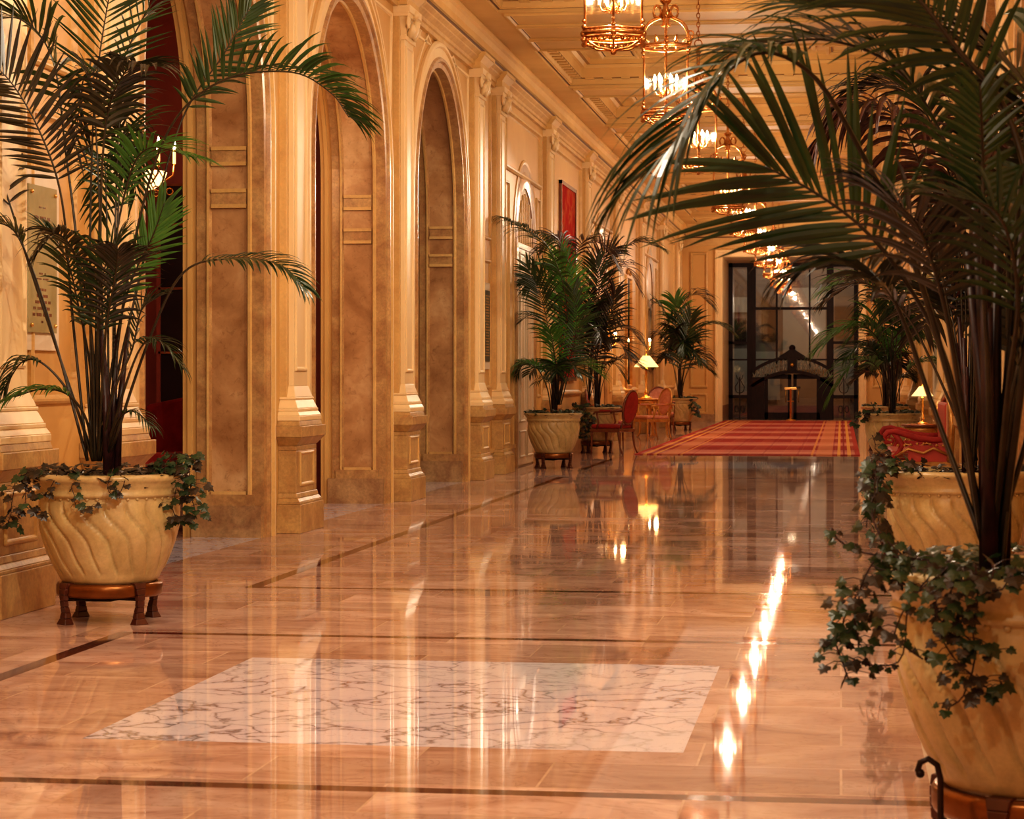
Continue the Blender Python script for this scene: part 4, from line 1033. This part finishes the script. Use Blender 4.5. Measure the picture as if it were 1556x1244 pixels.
  ([(-0.04,0,0.83),(0.05,-0.2,1.61),(0.18,-0.3,2.22),(0.28,-0.4,2.68)], dict(L=0.6, W=0.0221, pairs=24, t0=0.25, droop=0.7, mat='leaf', hint=(0, 1, 0))),
  ([(-0.04,0,0.83),(-0.09,0,1.92),(-0.37,0,2.77),(-0.6,0,3.0),(-0.75,0,2.77)], dict(L=0.55, W=0.0221, pairs=22, t0=0.4, droop=1.0, mat='leaf')),
  ([(-0.04,0,0.83),(0.04,0,2.07),(0.13,0,3.0),(0.41,0,3.19),(0.69,0,2.97)], dict(L=0.6, W=0.0221, pairs=22, t0=0.4, droop=1.0, mat='leaf_dark')),
  ([(-0.01,0,0.83),(0.22,0,1.92),(0.53,0,2.44),(0.87,0,2.5),(1.18,0,2.32)], dict(L=0.5, W=0.0204, pairs=22, t0=0.4, droop=0.9, mat='leaf')),
  ([(-0.04,0,0.83),(-0.21,0,1.76),(-0.4,0,2.2),(-0.58,0,2.23),(-0.71,0,2.0)], dict(L=0.5, W=0.0187, pairs=20, t0=0.4, droop=0.9, mat='leaf_dark')),
  ([(-0.01,0,0.83),(0.19,0,1.45),(0.41,0,1.79),(0.69,0,1.68)], dict(L=0.5, W=0.0187, pairs=18, t0=0.35, droop=1.0, mat='leaf_red')),
  ([(-0.04,0,0.83),(-0.02,0,1.76),(-0.06,0,2.69),(-0.13,0,3.08)], dict(L=0.55, W=0.0221, pairs=20, t0=0.35, droop=0.8, mat='leaf_green', hint=(0, 1, 0))),
 ],
}
IVY = {
 'F': [
  ([(-0.42,-0.1,1.04),(-0.41,-0.15,0.97),(-0.42,-0.2,0.88),(-0.34,-0.25,0.8)], dict(size=0.035, step=0.022)),
  ([(-0.27,-0.3,0.8),(-0.43,-0.3,0.75),(-0.49,-0.3,0.65),(-0.51,-0.3,0.58),(-0.48,-0.3,0.5)], dict(size=0.035, step=0.01, spread=0.06)),
  ([(-0.3,-0.3,0.8),(-0.42,-0.3,0.8),(-0.46,-0.32,0.69),(-0.46,-0.32,0.57)], dict(size=0.035, step=0.01, spread=0.055)),
  ([(-0.24,-0.33,0.8),(-0.46,-0.3,0.82),(-0.53,-0.3,0.88)], dict(size=0.027, step=0.016)),
  ([(-0.24,-0.35,0.79),(-0.31,-0.38,0.73),(-0.37,-0.4,0.63),(-0.31,-0.4,0.57)], dict(size=0.035, step=0.013, spread=0.05)),
  ([(-0.2,-0.38,0.79),(-0.25,-0.42,0.7),(-0.25,-0.42,0.61),(-0.18,-0.42,0.53),(-0.13,-0.42,0.49)], dict(size=0.039, step=0.009, spread=0.06, mats=('ivy_dark', 'ivy'))),
  ([(-0.21,-0.38,0.79),(-0.28,-0.42,0.69),(-0.22,-0.42,0.64),(-0.15,-0.42,0.58)], dict(size=0.039, step=0.009, spread=0.06, mats=('ivy', 'ivy_dark'))),
  ([(-0.18,-0.4,0.8),(-0.18,-0.42,0.67),(-0.2,-0.42,0.51),(-0.25,-0.4,0.44)], dict(size=0.027, step=0.022)),
  ([(-0.14,-0.4,0.8),(-0.15,-0.43,0.75),(-0.2,-0.43,0.69)], dict(size=0.039, step=0.014, spread=0.05)),
  ([(-0.27,-0.33,0.79),(-0.34,-0.35,0.68),(-0.35,-0.33,0.56),(-0.42,-0.3,0.54),(-0.48,-0.3,0.56)], dict(size=0.023, step=0.029)),
  ([(-0.08,-0.4,0.81),(-0.11,-0.43,0.75),(-0.15,-0.43,0.74)], dict(size=0.039, step=0.022)),
  ([(-0.38,-0.2,0.79),(-0.42,-0.1,0.9),(-0.4,0.0,1.0)], dict(size=0.031, step=0.012, spread=0.05)),
 ],
 'L': [
  ([(-0.27,-0.3,0.78),(-0.39,-0.3,0.73),(-0.42,-0.3,0.56),(-0.44,-0.3,0.5)], dict(size=0.05, step=0.012, spread=0.06, mats=('ivy_dark', 'ivy'))),
  ([(-0.27,-0.3,0.78),(-0.32,-0.35,0.7),(-0.3,-0.36,0.59),(-0.21,-0.37,0.57)], dict(size=0.05, step=0.016, spread=0.05, mats=('ivy_dark', 'ivy'))),
  ([(-0.07,-0.38,0.8),(-0.06,-0.4,0.7),(-0.04,-0.4,0.61),(0.06,-0.4,0.61)], dict(size=0.045, step=0.02, spread=0.04, mats=('ivy_dark', 'ivy'))),
  ([(0.14,-0.38,0.8),(0.13,-0.42,0.69),(0.18,-0.42,0.67),(0.22,-0.42,0.74)], dict(size=0.045, step=0.02, spread=0.04, mats=('ivy', 'ivy_dark'))),
  ([(-0.14,-0.36,0.79),(-0.2,-0.38,0.67),(-0.24,-0.38,0.67)], dict(size=0.04, step=0.022, mats=('ivy_dark', 'ivy'))),
  ([(0.29,-0.1,0.79),(0.44,-0.1,0.83),(0.46,-0.1,0.69),(0.49,-0.1,0.53)], dict(size=0.05, step=0.009, spread=0.08, mats=('ivy', 'ivy_dark'))),
  ([(0.27,-0.1,0.79),(0.38,-0.1,0.76),(0.37,-0.1,0.56),(0.46,-0.1,0.51)], dict(size=0.05, step=0.009, spread=0.08, mats=('ivy', 'ivy_dark'))),
  ([(0.24,-0.1,0.79),(0.36,-0.1,0.86),(0.5,-0.1,0.84)], dict(size=0.04, step=0.012, spread=0.05)),
 ],
 'R2': [
  ([(-0.27,-0.35,0.8),(-0.41,-0.3,0.83),(-0.44,-0.3,0.68),(-0.47,-0.3,0.47)], dict(size=0.055, step=0.013, spread=0.06, mats=('ivy', 'ivy_dark'))),
  ([(-0.29,-0.35,0.8),(-0.42,-0.3,0.76),(-0.42,-0.3,0.61),(-0.39,-0.3,0.37)], dict(size=0.055, step=0.014, spread=0.06, mats=('ivy', 'ivy_dark'))),
  ([(-0.36,-0.3,0.8),(-0.42,-0.3,0.88),(-0.44,-0.3,0.95)], dict(size=0.055, step=0.02, spread=0.06, mats=('ivy', 'ivy_dark'))),
 ],
 'MB': [
  ([(-0.25,-0.35,0.83),(-0.21,-0.4,0.53),(-0.18,-0.4,0.26)], dict(size=0.07, step=0.012, spread=0.1)),
  ([(-0.16,-0.38,0.83),(-0.08,-0.42,0.53),(-0.07,-0.42,0.37)], dict(size=0.07, step=0.012, spread=0.1)),
 ],
 'MC': [
  ([(-0.32,-0.2,0.8),(-0.37,-0.4,0.68),(-0.33,-0.42,0.5)], dict(size=0.1, step=0.02, spread=0.12)),
  ([(0.26,-0.1,0.8),(0.35,-0.3,0.6),(0.37,-0.3,0.34)], dict(size=0.1, step=0.02, spread=0.1)),
 ],
 'R3': [
  ([(-0.32,-0.2,0.81),(-0.42,-0.3,0.72),(-0.48,-0.3,0.6)], dict(size=0.08, step=0.02, spread=0.1)),
 ],
}
LAB = {
 'L': 'tall palm in fluted cream urn on the left, before the nearest stone arch',
 'F': 'closest palm at the right edge, cream urn draped with trailing green ivy',
 'R2': 'palm in beaded cream urn directly behind the ivy-draped right foreground urn',
 'R3': 'bright green palm in cream urn behind the red carved settee on the right',
 'R4': 'small shadowed palm urn on the right, at the right corner of the carpet',
 'MA': 'palm in swirled cream urn beside the white arched door, left of the pair there',
 'MB': 'palm in cream urn just behind its twin, beside the red mahogany armchair',
 'MC': 'farthest palm on the left, between the gilded furniture and the entrance'}
roots = {}
CFG = {  # fullness of the unseen sides: count, height, reach, materials, leaflet length
 'L': (4, 2.1, .45, ('leaf_dark','leaf'), .24, .008), 'F': (6, 1.6, .7, ('leaf_dark','leaf'), .30, .014), 'R2': (13, 2.0, .75, ('leaf_dark','leaf_red','leaf_dark'), .34, .014),
 'R3': (10, 1.7, .9, ('leaf','leaf_green'), .40, .018), 'R4': (9, 1.2, .7, ('leaf','leaf_dark'), .4, .018), 'MA': (7, 1.6, .7, ('leaf','leaf_green'), .38, .013),
 'MB': (9, 1.9, .8, ('leaf_dark','leaf'), .40, .015), 'MC': (9, 1.9, .8, ('leaf_dark','leaf'), .50, .022)}
for key, (x, y) in POTS.items():
    t = place_palm(x, y, LAB[key], rot=.12 if key in 'L' else .35); roots[key] = t
    n, h, rc, ms, L, W = CFG[key]
    azr = {'F': (-.9, 1.2), 'L': (1.3, 3.3), 'R2': (-1.4, 2.0)}.get(key)
    b = {'L': (-.0,0), 'F': (-.12,.0), 'R2': (.06,0)}.get(key, (0,0))
    random_fronds(t, n, h, rc, sum(map(ord,key)), ms, L, W, b, azr, 22, .8 if key == 'L' else .45)
    for q, (pts, kw) in enumerate(FRONDS.get(key, [])):
        frond(t, pts, seed=q+11, **kw)
    trunk(t, 6 if key in ('L','F','R2') else 4, .75 if key != 'F' else .9, .017, 5, c=b, spread=.05)
    dark = key in ('L','R2')
    ivy_bed(t, .385, .735, {'F':620,'L':420}.get(key,260), {'L':.045,'F':.042,'R2':.045}.get(key, .06), 4+len(key), ('ivy_dark','ivy_dark') if dark else ('ivy','ivy_dark'), .06)
    for q, (pts, kw) in enumerate(IVY.get(key, [])):
        ivy_strand(t, pts, seed=q+3, **kw)
# iron handle with a curled end on the nearest stand
mb = MB(); X = -.255; Yh = -.22
mb.tube([(X+.005,Yh,.05),(X,Yh,.16),(X,Yh,.25),(X-.008,Yh,.285),(X-.03,Yh,.30),(X-.05,Yh,.29),(X-.056,Yh,.27),(X-.048,Yh,.262)], .008, M['iron'], 7)
mb.ball((X-.05,Yh,.263), .012, M['iron'])
mb.build('curled_bracket', roots['F'])

# ------------------------------------------------------------------ furniture
def armchair(name, label, loc, rz, wood, cloth, oval=True, group=None):
    t = thing(name, label, 'chair', loc, rz, group)
    Wd = M[wood]; Cl = M[cloth]
    for sx, sy in ((-1,-1),(1,-1),(-1,1),(1,1)):     # faces -Y
        mb = MB(); b = .07 if sy > 0 else .0
        mb.tube([(sx*.27,sy*.25+b,0),(sx*.26,sy*.25+b*.3,.12),(sx*.255,sy*.245,.30),(sx*.26,sy*.24,.40)], [.013,.014,.021,.026], Wd, 8); mb.build('leg', t)
    mb = MB(); mb.box(-.285,.285,-.27,.27,.36,.42,Wd); mb.build('seat_rail', t, bevel=.012)
    mb = MB(); mb.box(-.27,.27,-.26,.25,.42,.49,Cl); mb.build('seat', t, bevel=.03)
    mb = MB()
    for k in range(1):
        ring = [(.24*math.cos(q*PI/12), .27+.10*((.30*math.sin(q*PI/12)+.3)/.6), .76+.27*math.sin(q*PI/12)) for q in range(24)]
        mb.tube(ring, .020, Wd, 6, closed=True)
        for sx in (-1,1): mb.tube([(sx*.2,.25,.40),(sx*.17,.28,.55)], .018, Wd, 6)
    mb.build('back_frame', t)
    mb = MB(); vs = [(0,.295,.76)]+[(.225*math.cos(q*PI/12), .27+.10*((.30*math.sin(q*PI/12)+.3)/.6), .76+.255*math.sin(q*PI/12)) for q in range(24)]
    vs[0] = (0,.28,.76)
    mb.add(vs, [(0,1+q,1+(q+1)%24) for q in range(24)], Cl, True)
    v2 = [(0,.36,.76)]+[(v[0],v[1]+.02,v[2]) for v in vs[1:]]; mb.add(v2, [(0,1+(q+1)%24,1+q) for q in range(24)], Cl, True)
    mb.build('backrest', t)
    for sx in (-1,1):
        mb = MB(); mb.tube([(sx*.235,.31,.72),(sx*.28,.15,.70),(sx*.30,-.05,.69),(sx*.30,-.16,.685),(sx*.29,-.19,.66)], .017, Wd, 7)
        mb.tube([(sx*.28,-.14,.41),(sx*.30,-.10,.52),(sx*.295,-.13,.67)], .015, Wd, 7)
        o = mb.build('armrest', t)
        mb = MB(); mb.box(sx*.295-.022,sx*.295+.022,-.08,.12,.698,.722,Cl); mb.build('arm_pad', o, bevel=.008)
    return t
G = None
armchair('armchair', 'mahogany armchair with red seat and oval red back beside the twin palm urns', (-3.68,37.0,0), -PI*.62, 'mahogany', 'red')
armchair('armchair', 'gilded armchair with rose seat behind the red-seated mahogany armchair', (-3.74,45.4,0), -PI*.30, 'gold_wood', 'pink')
armchair('armchair', 'small rose-seated chair nearest the farthest left palm urn', (-3.95,50.4,0), PI*.06, 'mahogany', 'pink')
armchair('armchair', 'red-backed chair against the left wall, peeking over the twin palm urns', (-4.02,39.5,0), PI*.5, 'mahogany', 'red')
def table(name, label, loc, r, h, wood, top):
    t = thing(name, label, 'table', loc)
    mb = MB(); mb.lathe([(.001,h-.03),(r*.96,h-.03),(r,h-.02),(r,h),(.001,h)], M[top], 28); mb.build('tabletop', t)
    mb = MB(); mb.lathe([(r*.8,h-.10),(r*.84,h-.10),(r*.84,h-.03),(r*.8,h-.03)], M[wood], 28); mb.build('apron', t)
    for k in range(4):
        a = PI/4+k*PI/2; c, s = math.cos(a), math.sin(a); mb = MB()
        mb.tube([(c*r*.8,s*r*.8,h-.06),(c*r*.9,s*r*.9,h*.75),(c*r*.62,s*r*.62,h*.35),(c*r*.66,s*r*.66,.08),(c*r*.85,s*r*.85,.012)], [.022,.024,.015,.012,.013], M[wood], 7); mb.build('leg', t)
    return t
table('tea_table', 'small round gilded table among the far left chairs', (-3.70,47.0,0), .32, .70, 'gold_wood', 'gold_wood')
table('lamp_table', 'round gilded side table against the left wall holding a brass lamp', (-4.05,47.9,0), .30, .80, 'gold_wood', 'gold_wood')
table('lamp_table', 'round side table by the right wall holding a glowing lamp, past the settee', (.98,28.2,0), .26, .68, 'gold_wood', 'mahogany')
def table_lamp(label, loc, s=1):
    t = thing('table_lamp', label, 'lamp', loc)
    mb = MB(); B = M['brass']
    mb.lathe([(r*s,z*s) for r,z in ((.001,0),(.13,0),(.135,.02),(.11,.04),(.045,.06),(.03,.10),(.05,.13),(.028,.17),(.022,.30),(.026,.45),(.022,.60),(.035,.63),(.02,.66),(.008,.70),(.008,.98),(.02,1.0),(.001,1.02))], B, 18)
    mb.build('lamp_base', t)
    mb = MB(); mb.lathe([(.26*s,.68*s),(.265*s,.685*s),(.075*s,.92*s),(.07*s,.92*s)], M['shade'], 28); mb.build('lamp_shade', t)
    mb = MB(); mb.lathe([(.004,.72*s),(.03,.75*s),(.03,.79*s),(.004,.83*s)], M['flame'], 10); mb.build('bulb', t)
    return t
table_lamp('tall brass column lamp with pale conical shade, left of the far palm', (-4.05,47.9,.80), .98)
lamp((-4.05,47.9,1.62), 22, .05, (1,.62,.25), 'table_lamp_light')
table_lamp('brass lamp glowing between the palm stems on the right', (.98,28.2,.68), .5)
lamp((.98,28.2,1.1), 10, .05, (1,.60,.25), 'table_lamp_light')

# carved settee on the right, its scrolled arm toward the viewer
t = thing('carved_settee', 'red and gilt carved settee with scrolled arm, in front of the bright green palm', 'settee', (.78,24.6,0)); t.scale = (1,1,.88)
Rd = M['mahogany']; Gd = M['gold_wood']
mb = MB(); mb.box(-.30,.36,-.9,.9,.36,.46,Gd); mb.build('seat_rail', t, bevel=.02)
mb = MB(); mb.box(-.29,.28,-.86,.86,.46,.56,M['striped']); mb.build('seat', t, bevel=.035)
mb = MB(); mb.box(.27,.36,-.86,.86,.50,1.12,M['striped']); mb.build('backrest', t, bevel=.03)
mb = MB(); mb.tube([(.32,-.92,.45),(.34,-.93,.9),(.33,-.90,1.10),(.33,-.5,1.17),(.33,0,1.22),(.33,.5,1.17),(.33,.90,1.10),(.34,.93,.9),(.32,.92,.45)], .035, Gd, 8); mb.build('crest_rail', t)
for sg in (-1,1):
    mb = MB(); y = sg*.90
    mb.tube([(.32,y,.70),(.16,y,.69),(.0,y,.71),(-.14,y,.76),(-.24,y,.79),(-.31,y,.78),(-.35,y,.72),(-.32,y,.66),(-.26,y,.66),(-.25,y,.70),(-.28,y,.715)], [.034,.038,.038,.036,.034,.032,.03,.026,.02,.016,.012], M['red'], 10)
    mb.tube([(-.22,y-.02,.74),(-.16,y-.02,.64),(-.20,y-.02,.54),(-.28,y-.02,.47),(-.25,y-.02,.42)], [.026,.03,.026,.024,.018], M['red'], 8)
    for q in range(9): mb.ball((-.27+.065*q, y-.05*1, .64-.012*math.sin(q)), .016, Gd, 6)
    mb.tube([(-.24,y-.03,.50),(-.10,y-.04,.59),(.05,y-.04,.54),(.15,y-.04,.60),(.30,y-.04,.52)], .018, Gd, 6)
    mb.box(-.10,.30,y-.02,y+.02,.44,.63,M['striped'])
    mb.build('armrest', t)
for sx, sy in ((-1,-1),(1,-1),(-1,1),(1,1)):
    mb = MB(); mb.tube([(sx*.26+.02,sy*.82,.40),(sx*.29+.02,sy*.86,.28),(sx*.24+.02,sy*.80,.12),(sx*.29+.02,sy*.86,.02)], [.04,.035,.022,.024], Gd, 8); mb.build('leg', t)

# wing chair glimpsed in the salon
t = thing('wing_chair', 'deep red high-backed chair in the dark salon behind the left palm', 'chair', (-5.72,18.2,0), -.5)
mb = MB(); mb.box(-.32,.32,-.32,.25,.28,.46,M['red']); mb.build('seat', t, bevel=.04)
mb = MB(); mb.add([(-.32,.2,.40),(.32,.2,.40),(.32,.34,.40),(-.32,.34,.40),(-.27,.32,1.02),(.27,.32,1.10),(.27,.42,1.10),(-.27,.42,1.02)], [(0,1,5,4),(1,2,6,5),(2,3,7,6),(3,0,4,7),(4,5,6,7),(0,3,2,1)], M['red']); mb.build('backrest', t, bevel=.03)
for sx in (-1,1):
    mb = MB(); mb.box(sx*.33-.05,sx*.33+.05,-.30,.28,.30,.64,M['red']); mb.build('armrest', t, bevel=.03)
for sx, sy in ((-1,-1),(1,-1),(-1,1),(1,1)):
    mb = MB(); mb.tube([(sx*.29,sy*.26,0),(sx*.28,sy*.25,.29)], [.015,.025], M['wood'], 8); mb.build('leg', t)

# candle chandelier and a candle sconce inside the salon
t = thing('candle_chandelier', 'small bowl chandelier with lit candles in the dark salon, behind left palm fronds', 'chandelier', (-5.95,19.0,2.85))
mb = MB(); mb.lathe([(.002,0),(.10,.02),(.18,.08),(.21,.16),(.20,.17)], M['globe'], 24); mb.build('glass_bowl', t)
mb = MB(); mb.tube([(0,0,.02),(0,0,2.34)], .01, M['gilt'], 6)
for k in range(6):
    a = k*PI/3+.3; d = Vector((math.cos(a), math.sin(a), 0))
    mb.tube([Vector((0,0,.12)), d*.15+Vector((0,0,.06)), d*.26+Vector((0,0,.14)), d*.27+Vector((0,0,.24))], .009, M['gilt'], 6)
    mb.tube([d*.23+Vector((.03*math.cos(q*PI/4),0,.0+.03*math.sin(q*PI/4))) for q in range(8)], .006, M['gilt'], 5, closed=True)
mb.build('chandelier_arms', t)
for k in range(6):
    a = k*PI/3+.3; c = (.27*math.cos(a), .27*math.sin(a), 0)
    mb = MB(); mb.lathe([(.013,.24),(.013,.36)], M['wax'], 8, c); o = mb.build('candle', t)
    mb = MB(); mb.lathe([(.004,.36),(.018,.385),(.014,.41),(.002,.45)], M['flame'], 8, c); mb.build('bulb', o)
lamp((-5.95,19.0,3.5), 75, .1, (1,.5,.22), 'salon_light')
t = thing('candle_sconce', 'single lit candle with glass drops, seen in the slit of the middle arch', 'sconce', (-5.97,25.8,2.95))
mb = MB(); mb.lathe([(.002,-.3),(.03,-.25),(.012,-.15),(.02,-.05),(.05,0),(.05,.01)], M['gilt'], 12)
for k in range(7): mb.ball((.03*math.cos(k),.03*math.sin(k),-.08-.03*k), .012, M['pane'], 6)
mb.build('sconce_body', t)
mb = MB(); mb.lathe([(.016,.01),(.016,.22)], M['wax'], 8); o = mb.build('candle', t)
mb = MB(); mb.lathe([(.004,.22),(.022,.25),(.016,.29),(.002,.34)], M['flame'], 8); mb.build('bulb', o)
mb = MB(); mb.box(-6.03,-5.91,25.8,27.3,2.62,2.66,M['wood'])
o = mb.build('sconce_bracket'); o.parent = t; o.matrix_parent_inverse = Matrix.Translation((5.97,-25.8,-2.95))

# signs between the paired pilasters
t = thing('wall_plaque', 'framed etched glass plaque with rows of small lettering on the far left wall', 'plaque', (XW,12.3,0))
mb = MB(); mb.box(0,.02,-.325,.325,1.40,2.42,M['cream']); mb.build('backing_board', t, bevel=.004)
mb = MB(); mb.box(.028,.036,-.22,.24,1.50,2.32,M['plaque_glass'])
for z, w, h in ((2.20,.05,.008),(2.14,.13,.02),(2.08,.06,.01),(1.83,.05,.01),(1.80,.10,.008),(1.74,.06,.014),(1.705,.11,.016),(1.67,.14,.016),(1.635,.15,.016),(1.60,.16,.018),(1.56,.01,.01)):
    k = max(1, int(w/.022))
    for q in range(-k, k+1):
        if (q*7+int(z*100)) % 5: mb.box(.036,.038,q*w/k*.9-.008,q*w/k*.9+.006,z-h/2,z+h/2,M['mahogany'])
mb.build('glass_panel', t)
for y in (-.18,.20):
    for z in (1.54,2.28):
        mb = MB(); mb.ball((.042,y,z), .012, M['brass'], 8); mb.build('mounting_stud', t)
t = thing('wall_plaque', 'narrow dark bronze plaque on the wall between paired pilasters left of the white door', 'plaque', (XW,28.6,0))
mb = MB(); mb.box(0,.02,-.30,.30,1.35,2.45,M['cream']); mb.build('backing_board', t, bevel=.004)
mb = MB(); mb.box(.022,.034,-.22,.22,1.45,2.35,M['bronze_plaque'])
for k in range(22):
    z = 2.28-k*.036; w = .16-.05*((k*5)%3)/2
    for q in range(-6,7):
        if (q*3+k) % 4: mb.box(.034,.036,q*w/6-.008,q*w/6+.006,z-.009,z+.009,M['gold_wood'])
mb.build('bronze_panel', t)
# tapestry
t = thing('tapestry', 'tall red tapestry in a thin dark frame on the left wall past the white door', 'tapestry', (XW,37.3,0))
mb = MB(); mb.box(.01,.03,-.98,.98,1.25,4.35,M['tapestry']); mb.build('cloth_panel', t)
mb = MB()
for a in ((-1.04,-.98,1.19,4.41),(.98,1.04,1.19,4.41)): mb.box(0,.05,*a,M['mahogany'])
for z in (1.19,4.35): mb.box(0,.05,-1.04,1.04,z,z+.06,M['mahogany'])
mb.build('frame', t)
# gilt mirror with a red centre and wall sconces further down
t = thing('wall_mirror', 'tall narrow gilt mirror on the left wall above the pink chairs', 'mirror', (XW,48.1,0))
mb = MB(); mb.box(.01,.03,-.5,.5,1.1,3.3,M['mirror']); mb.build('mirror_glass', t)
mb = MB(); mb.sweep([(-.5,1.1),(-.5,3.3),(.5,3.3),(.5,1.1)], [(0,.10),(.05,.08),(.06,.03),(.03,0)], Gd, lambda u,v,w: (w,u,v), closed=True)
for k in range(9): mb.ball((.04,-.3+.075*k,3.42+.1*math.cos((k-4)*.35)), .04, Gd, 7)
mb.build('frame', t)
def sconce(label, x, y, side):
    t = thing('wall_sconce', label, 'sconce', (x,y,1.95)); s = side
    mb = MB(); mb.box(0 if s > 0 else -.02,.02 if s > 0 else 0,-.05,.05,-.2,.12,M['brass'])
    for q in (-.12,.12): mb.tube([(0,0,-.05),(s*.08,q*.6,-.1),(s*.13,q,-.04),(s*.13,q,.02)], .009, M['brass'], 6)
    mb.build('bracket', t)
    for q in (-.12,.12):
        mb = MB(); mb.lathe([(.011,.02),(.011,.12)], M['wax'], 8, (s*.13,q,0)); o = mb.build('candle', t)
        mb = MB(); mb.lathe([(.004,.12),(.016,.14),(.013,.16),(.002,.19)], M['flame'], 8, (s*.13,q,0)); mb.build('bulb', o)
    lamp((x+s*.28,y,2.1), 7, .05, (1,.6,.25), 'sconce_light')
sconce('gilt two-candle sconce on the left wall between armchairs and brass lamp', XW+.02, 44.0, 1)
sconce('gilt two-candle sconce on the far left wall beyond the brass lamp', XW+.02, 52.0, 1)

# brass post before the entrance
t = thing('stanchion', 'polished brass post standing on the carpet before the dark portal', 'post', (-1.42,65.4,.015))
mb = MB(); mb.lathe([(.001,0),(.15,0),(.15,.02),(.06,.05),(.03,.07)], M['brass'], 20); mb.build('base', t)
mb = MB(); mb.lathe([(.03,.07),(.03,.88),(.045,.89),(.03,.91)], M['brass'], 14); mb.tube([(-.09,0,.55),(.09,0,.55)], .018, M['brass'], 6); mb.build('pole', t)
mb = MB(); mb.box(-.17,.17,-.02,.02,.88,.95,M['brass']); mb.build('sign_holder', t, bevel=.006)

# ------------------------------------------------------------------ light, camera
def area(loc, rot, size, w, c, name):
    l = bpy.data.lights.new(name, 'AREA'); l.energy = w; l.color = c; l.shape = 'RECTANGLE'; l.size = size[0]; l.size_y = size[1]
    o = bpy.data.objects.new(name, l); COL.objects.link(o); o.location = loc; o.rotation_euler = rot; return o
def spot(loc, target, w, ang, c, r=.06, name='unseen_wall_spot'):
    l = bpy.data.lights.new(name, 'SPOT'); l.energy = w; l.color = c; l.spot_size = math.radians(ang); l.spot_blend = .7; l.shadow_soft_size = r
    o = bpy.data.objects.new(name, l); COL.objects.link(o); o.location = loc
    o.rotation_euler = (Vector(target)-Vector(loc)).to_track_quat('-Z','Y').to_euler(); return o
area((XC, 30, 5.58), (0,0,0), (5.2, 66), FILL_W, (1,.84,.62), 'added_ceiling_fill')  # unseen fill lamp added under the soffit to brighten the whole hall
for p, q, w_, an in (((.2,5.6,3.9),(-4.4,12.8,1.8),1.2,40), ((.9,12.5,4.8),(-4.4,18.8,1.9),.8,42), ((.9,17.2,4.8),(-4.4,23.4,1.9),.8,42), ((.9,22.0,4.8),(-4.4,28.4,1.9),.6,42), ((-1.3,36.3,4.6),(-4.4,28.9,2.1),.9,36)):
    spot(p, q, SP_W*w_, an, (1,.86,.66), .03)  # unseen spots added to light the left wall and throw palm shadows
area((-1.5,73.2,5.5), (math.radians(30),0,0), (6,2), 110, (1,.95,.85), 'added_facade_fill')  # area lamp added outside, out of view, to brighten the facade

w = bpy.data.worlds.new('world'); scene.world = w; w.use_nodes = True
bg = w.node_tree.nodes['Background']; bg.inputs[0].default_value = (1,.62,.34,1); bg.inputs[1].default_value = .05

cam = bpy.data.cameras.new('camera'); co = bpy.data.objects.new('camera', cam); COL.objects.link(co)
co.location = (0,0,1.25); co.rotation_euler = (PI/2, 0, math.atan((1278-778)/3470))
cam.sensor_fit = 'HORIZONTAL'; cam.sensor_width = 36; cam.lens = 3470/1556*36
cam.shift_y = -(622-573)/1556
cam.clip_start = .1; cam.clip_end = 200
cam.dof.use_dof = True; cam.dof.focus_distance = 16; cam.dof.aperture_fstop = 11
scene.camera = co
scene.view_settings.view_transform = 'Standard'
scene.view_settings.look = 'Medium High Contrast'
scene.view_settings.exposure = EXPO
scene.view_settings.gamma = 1.0
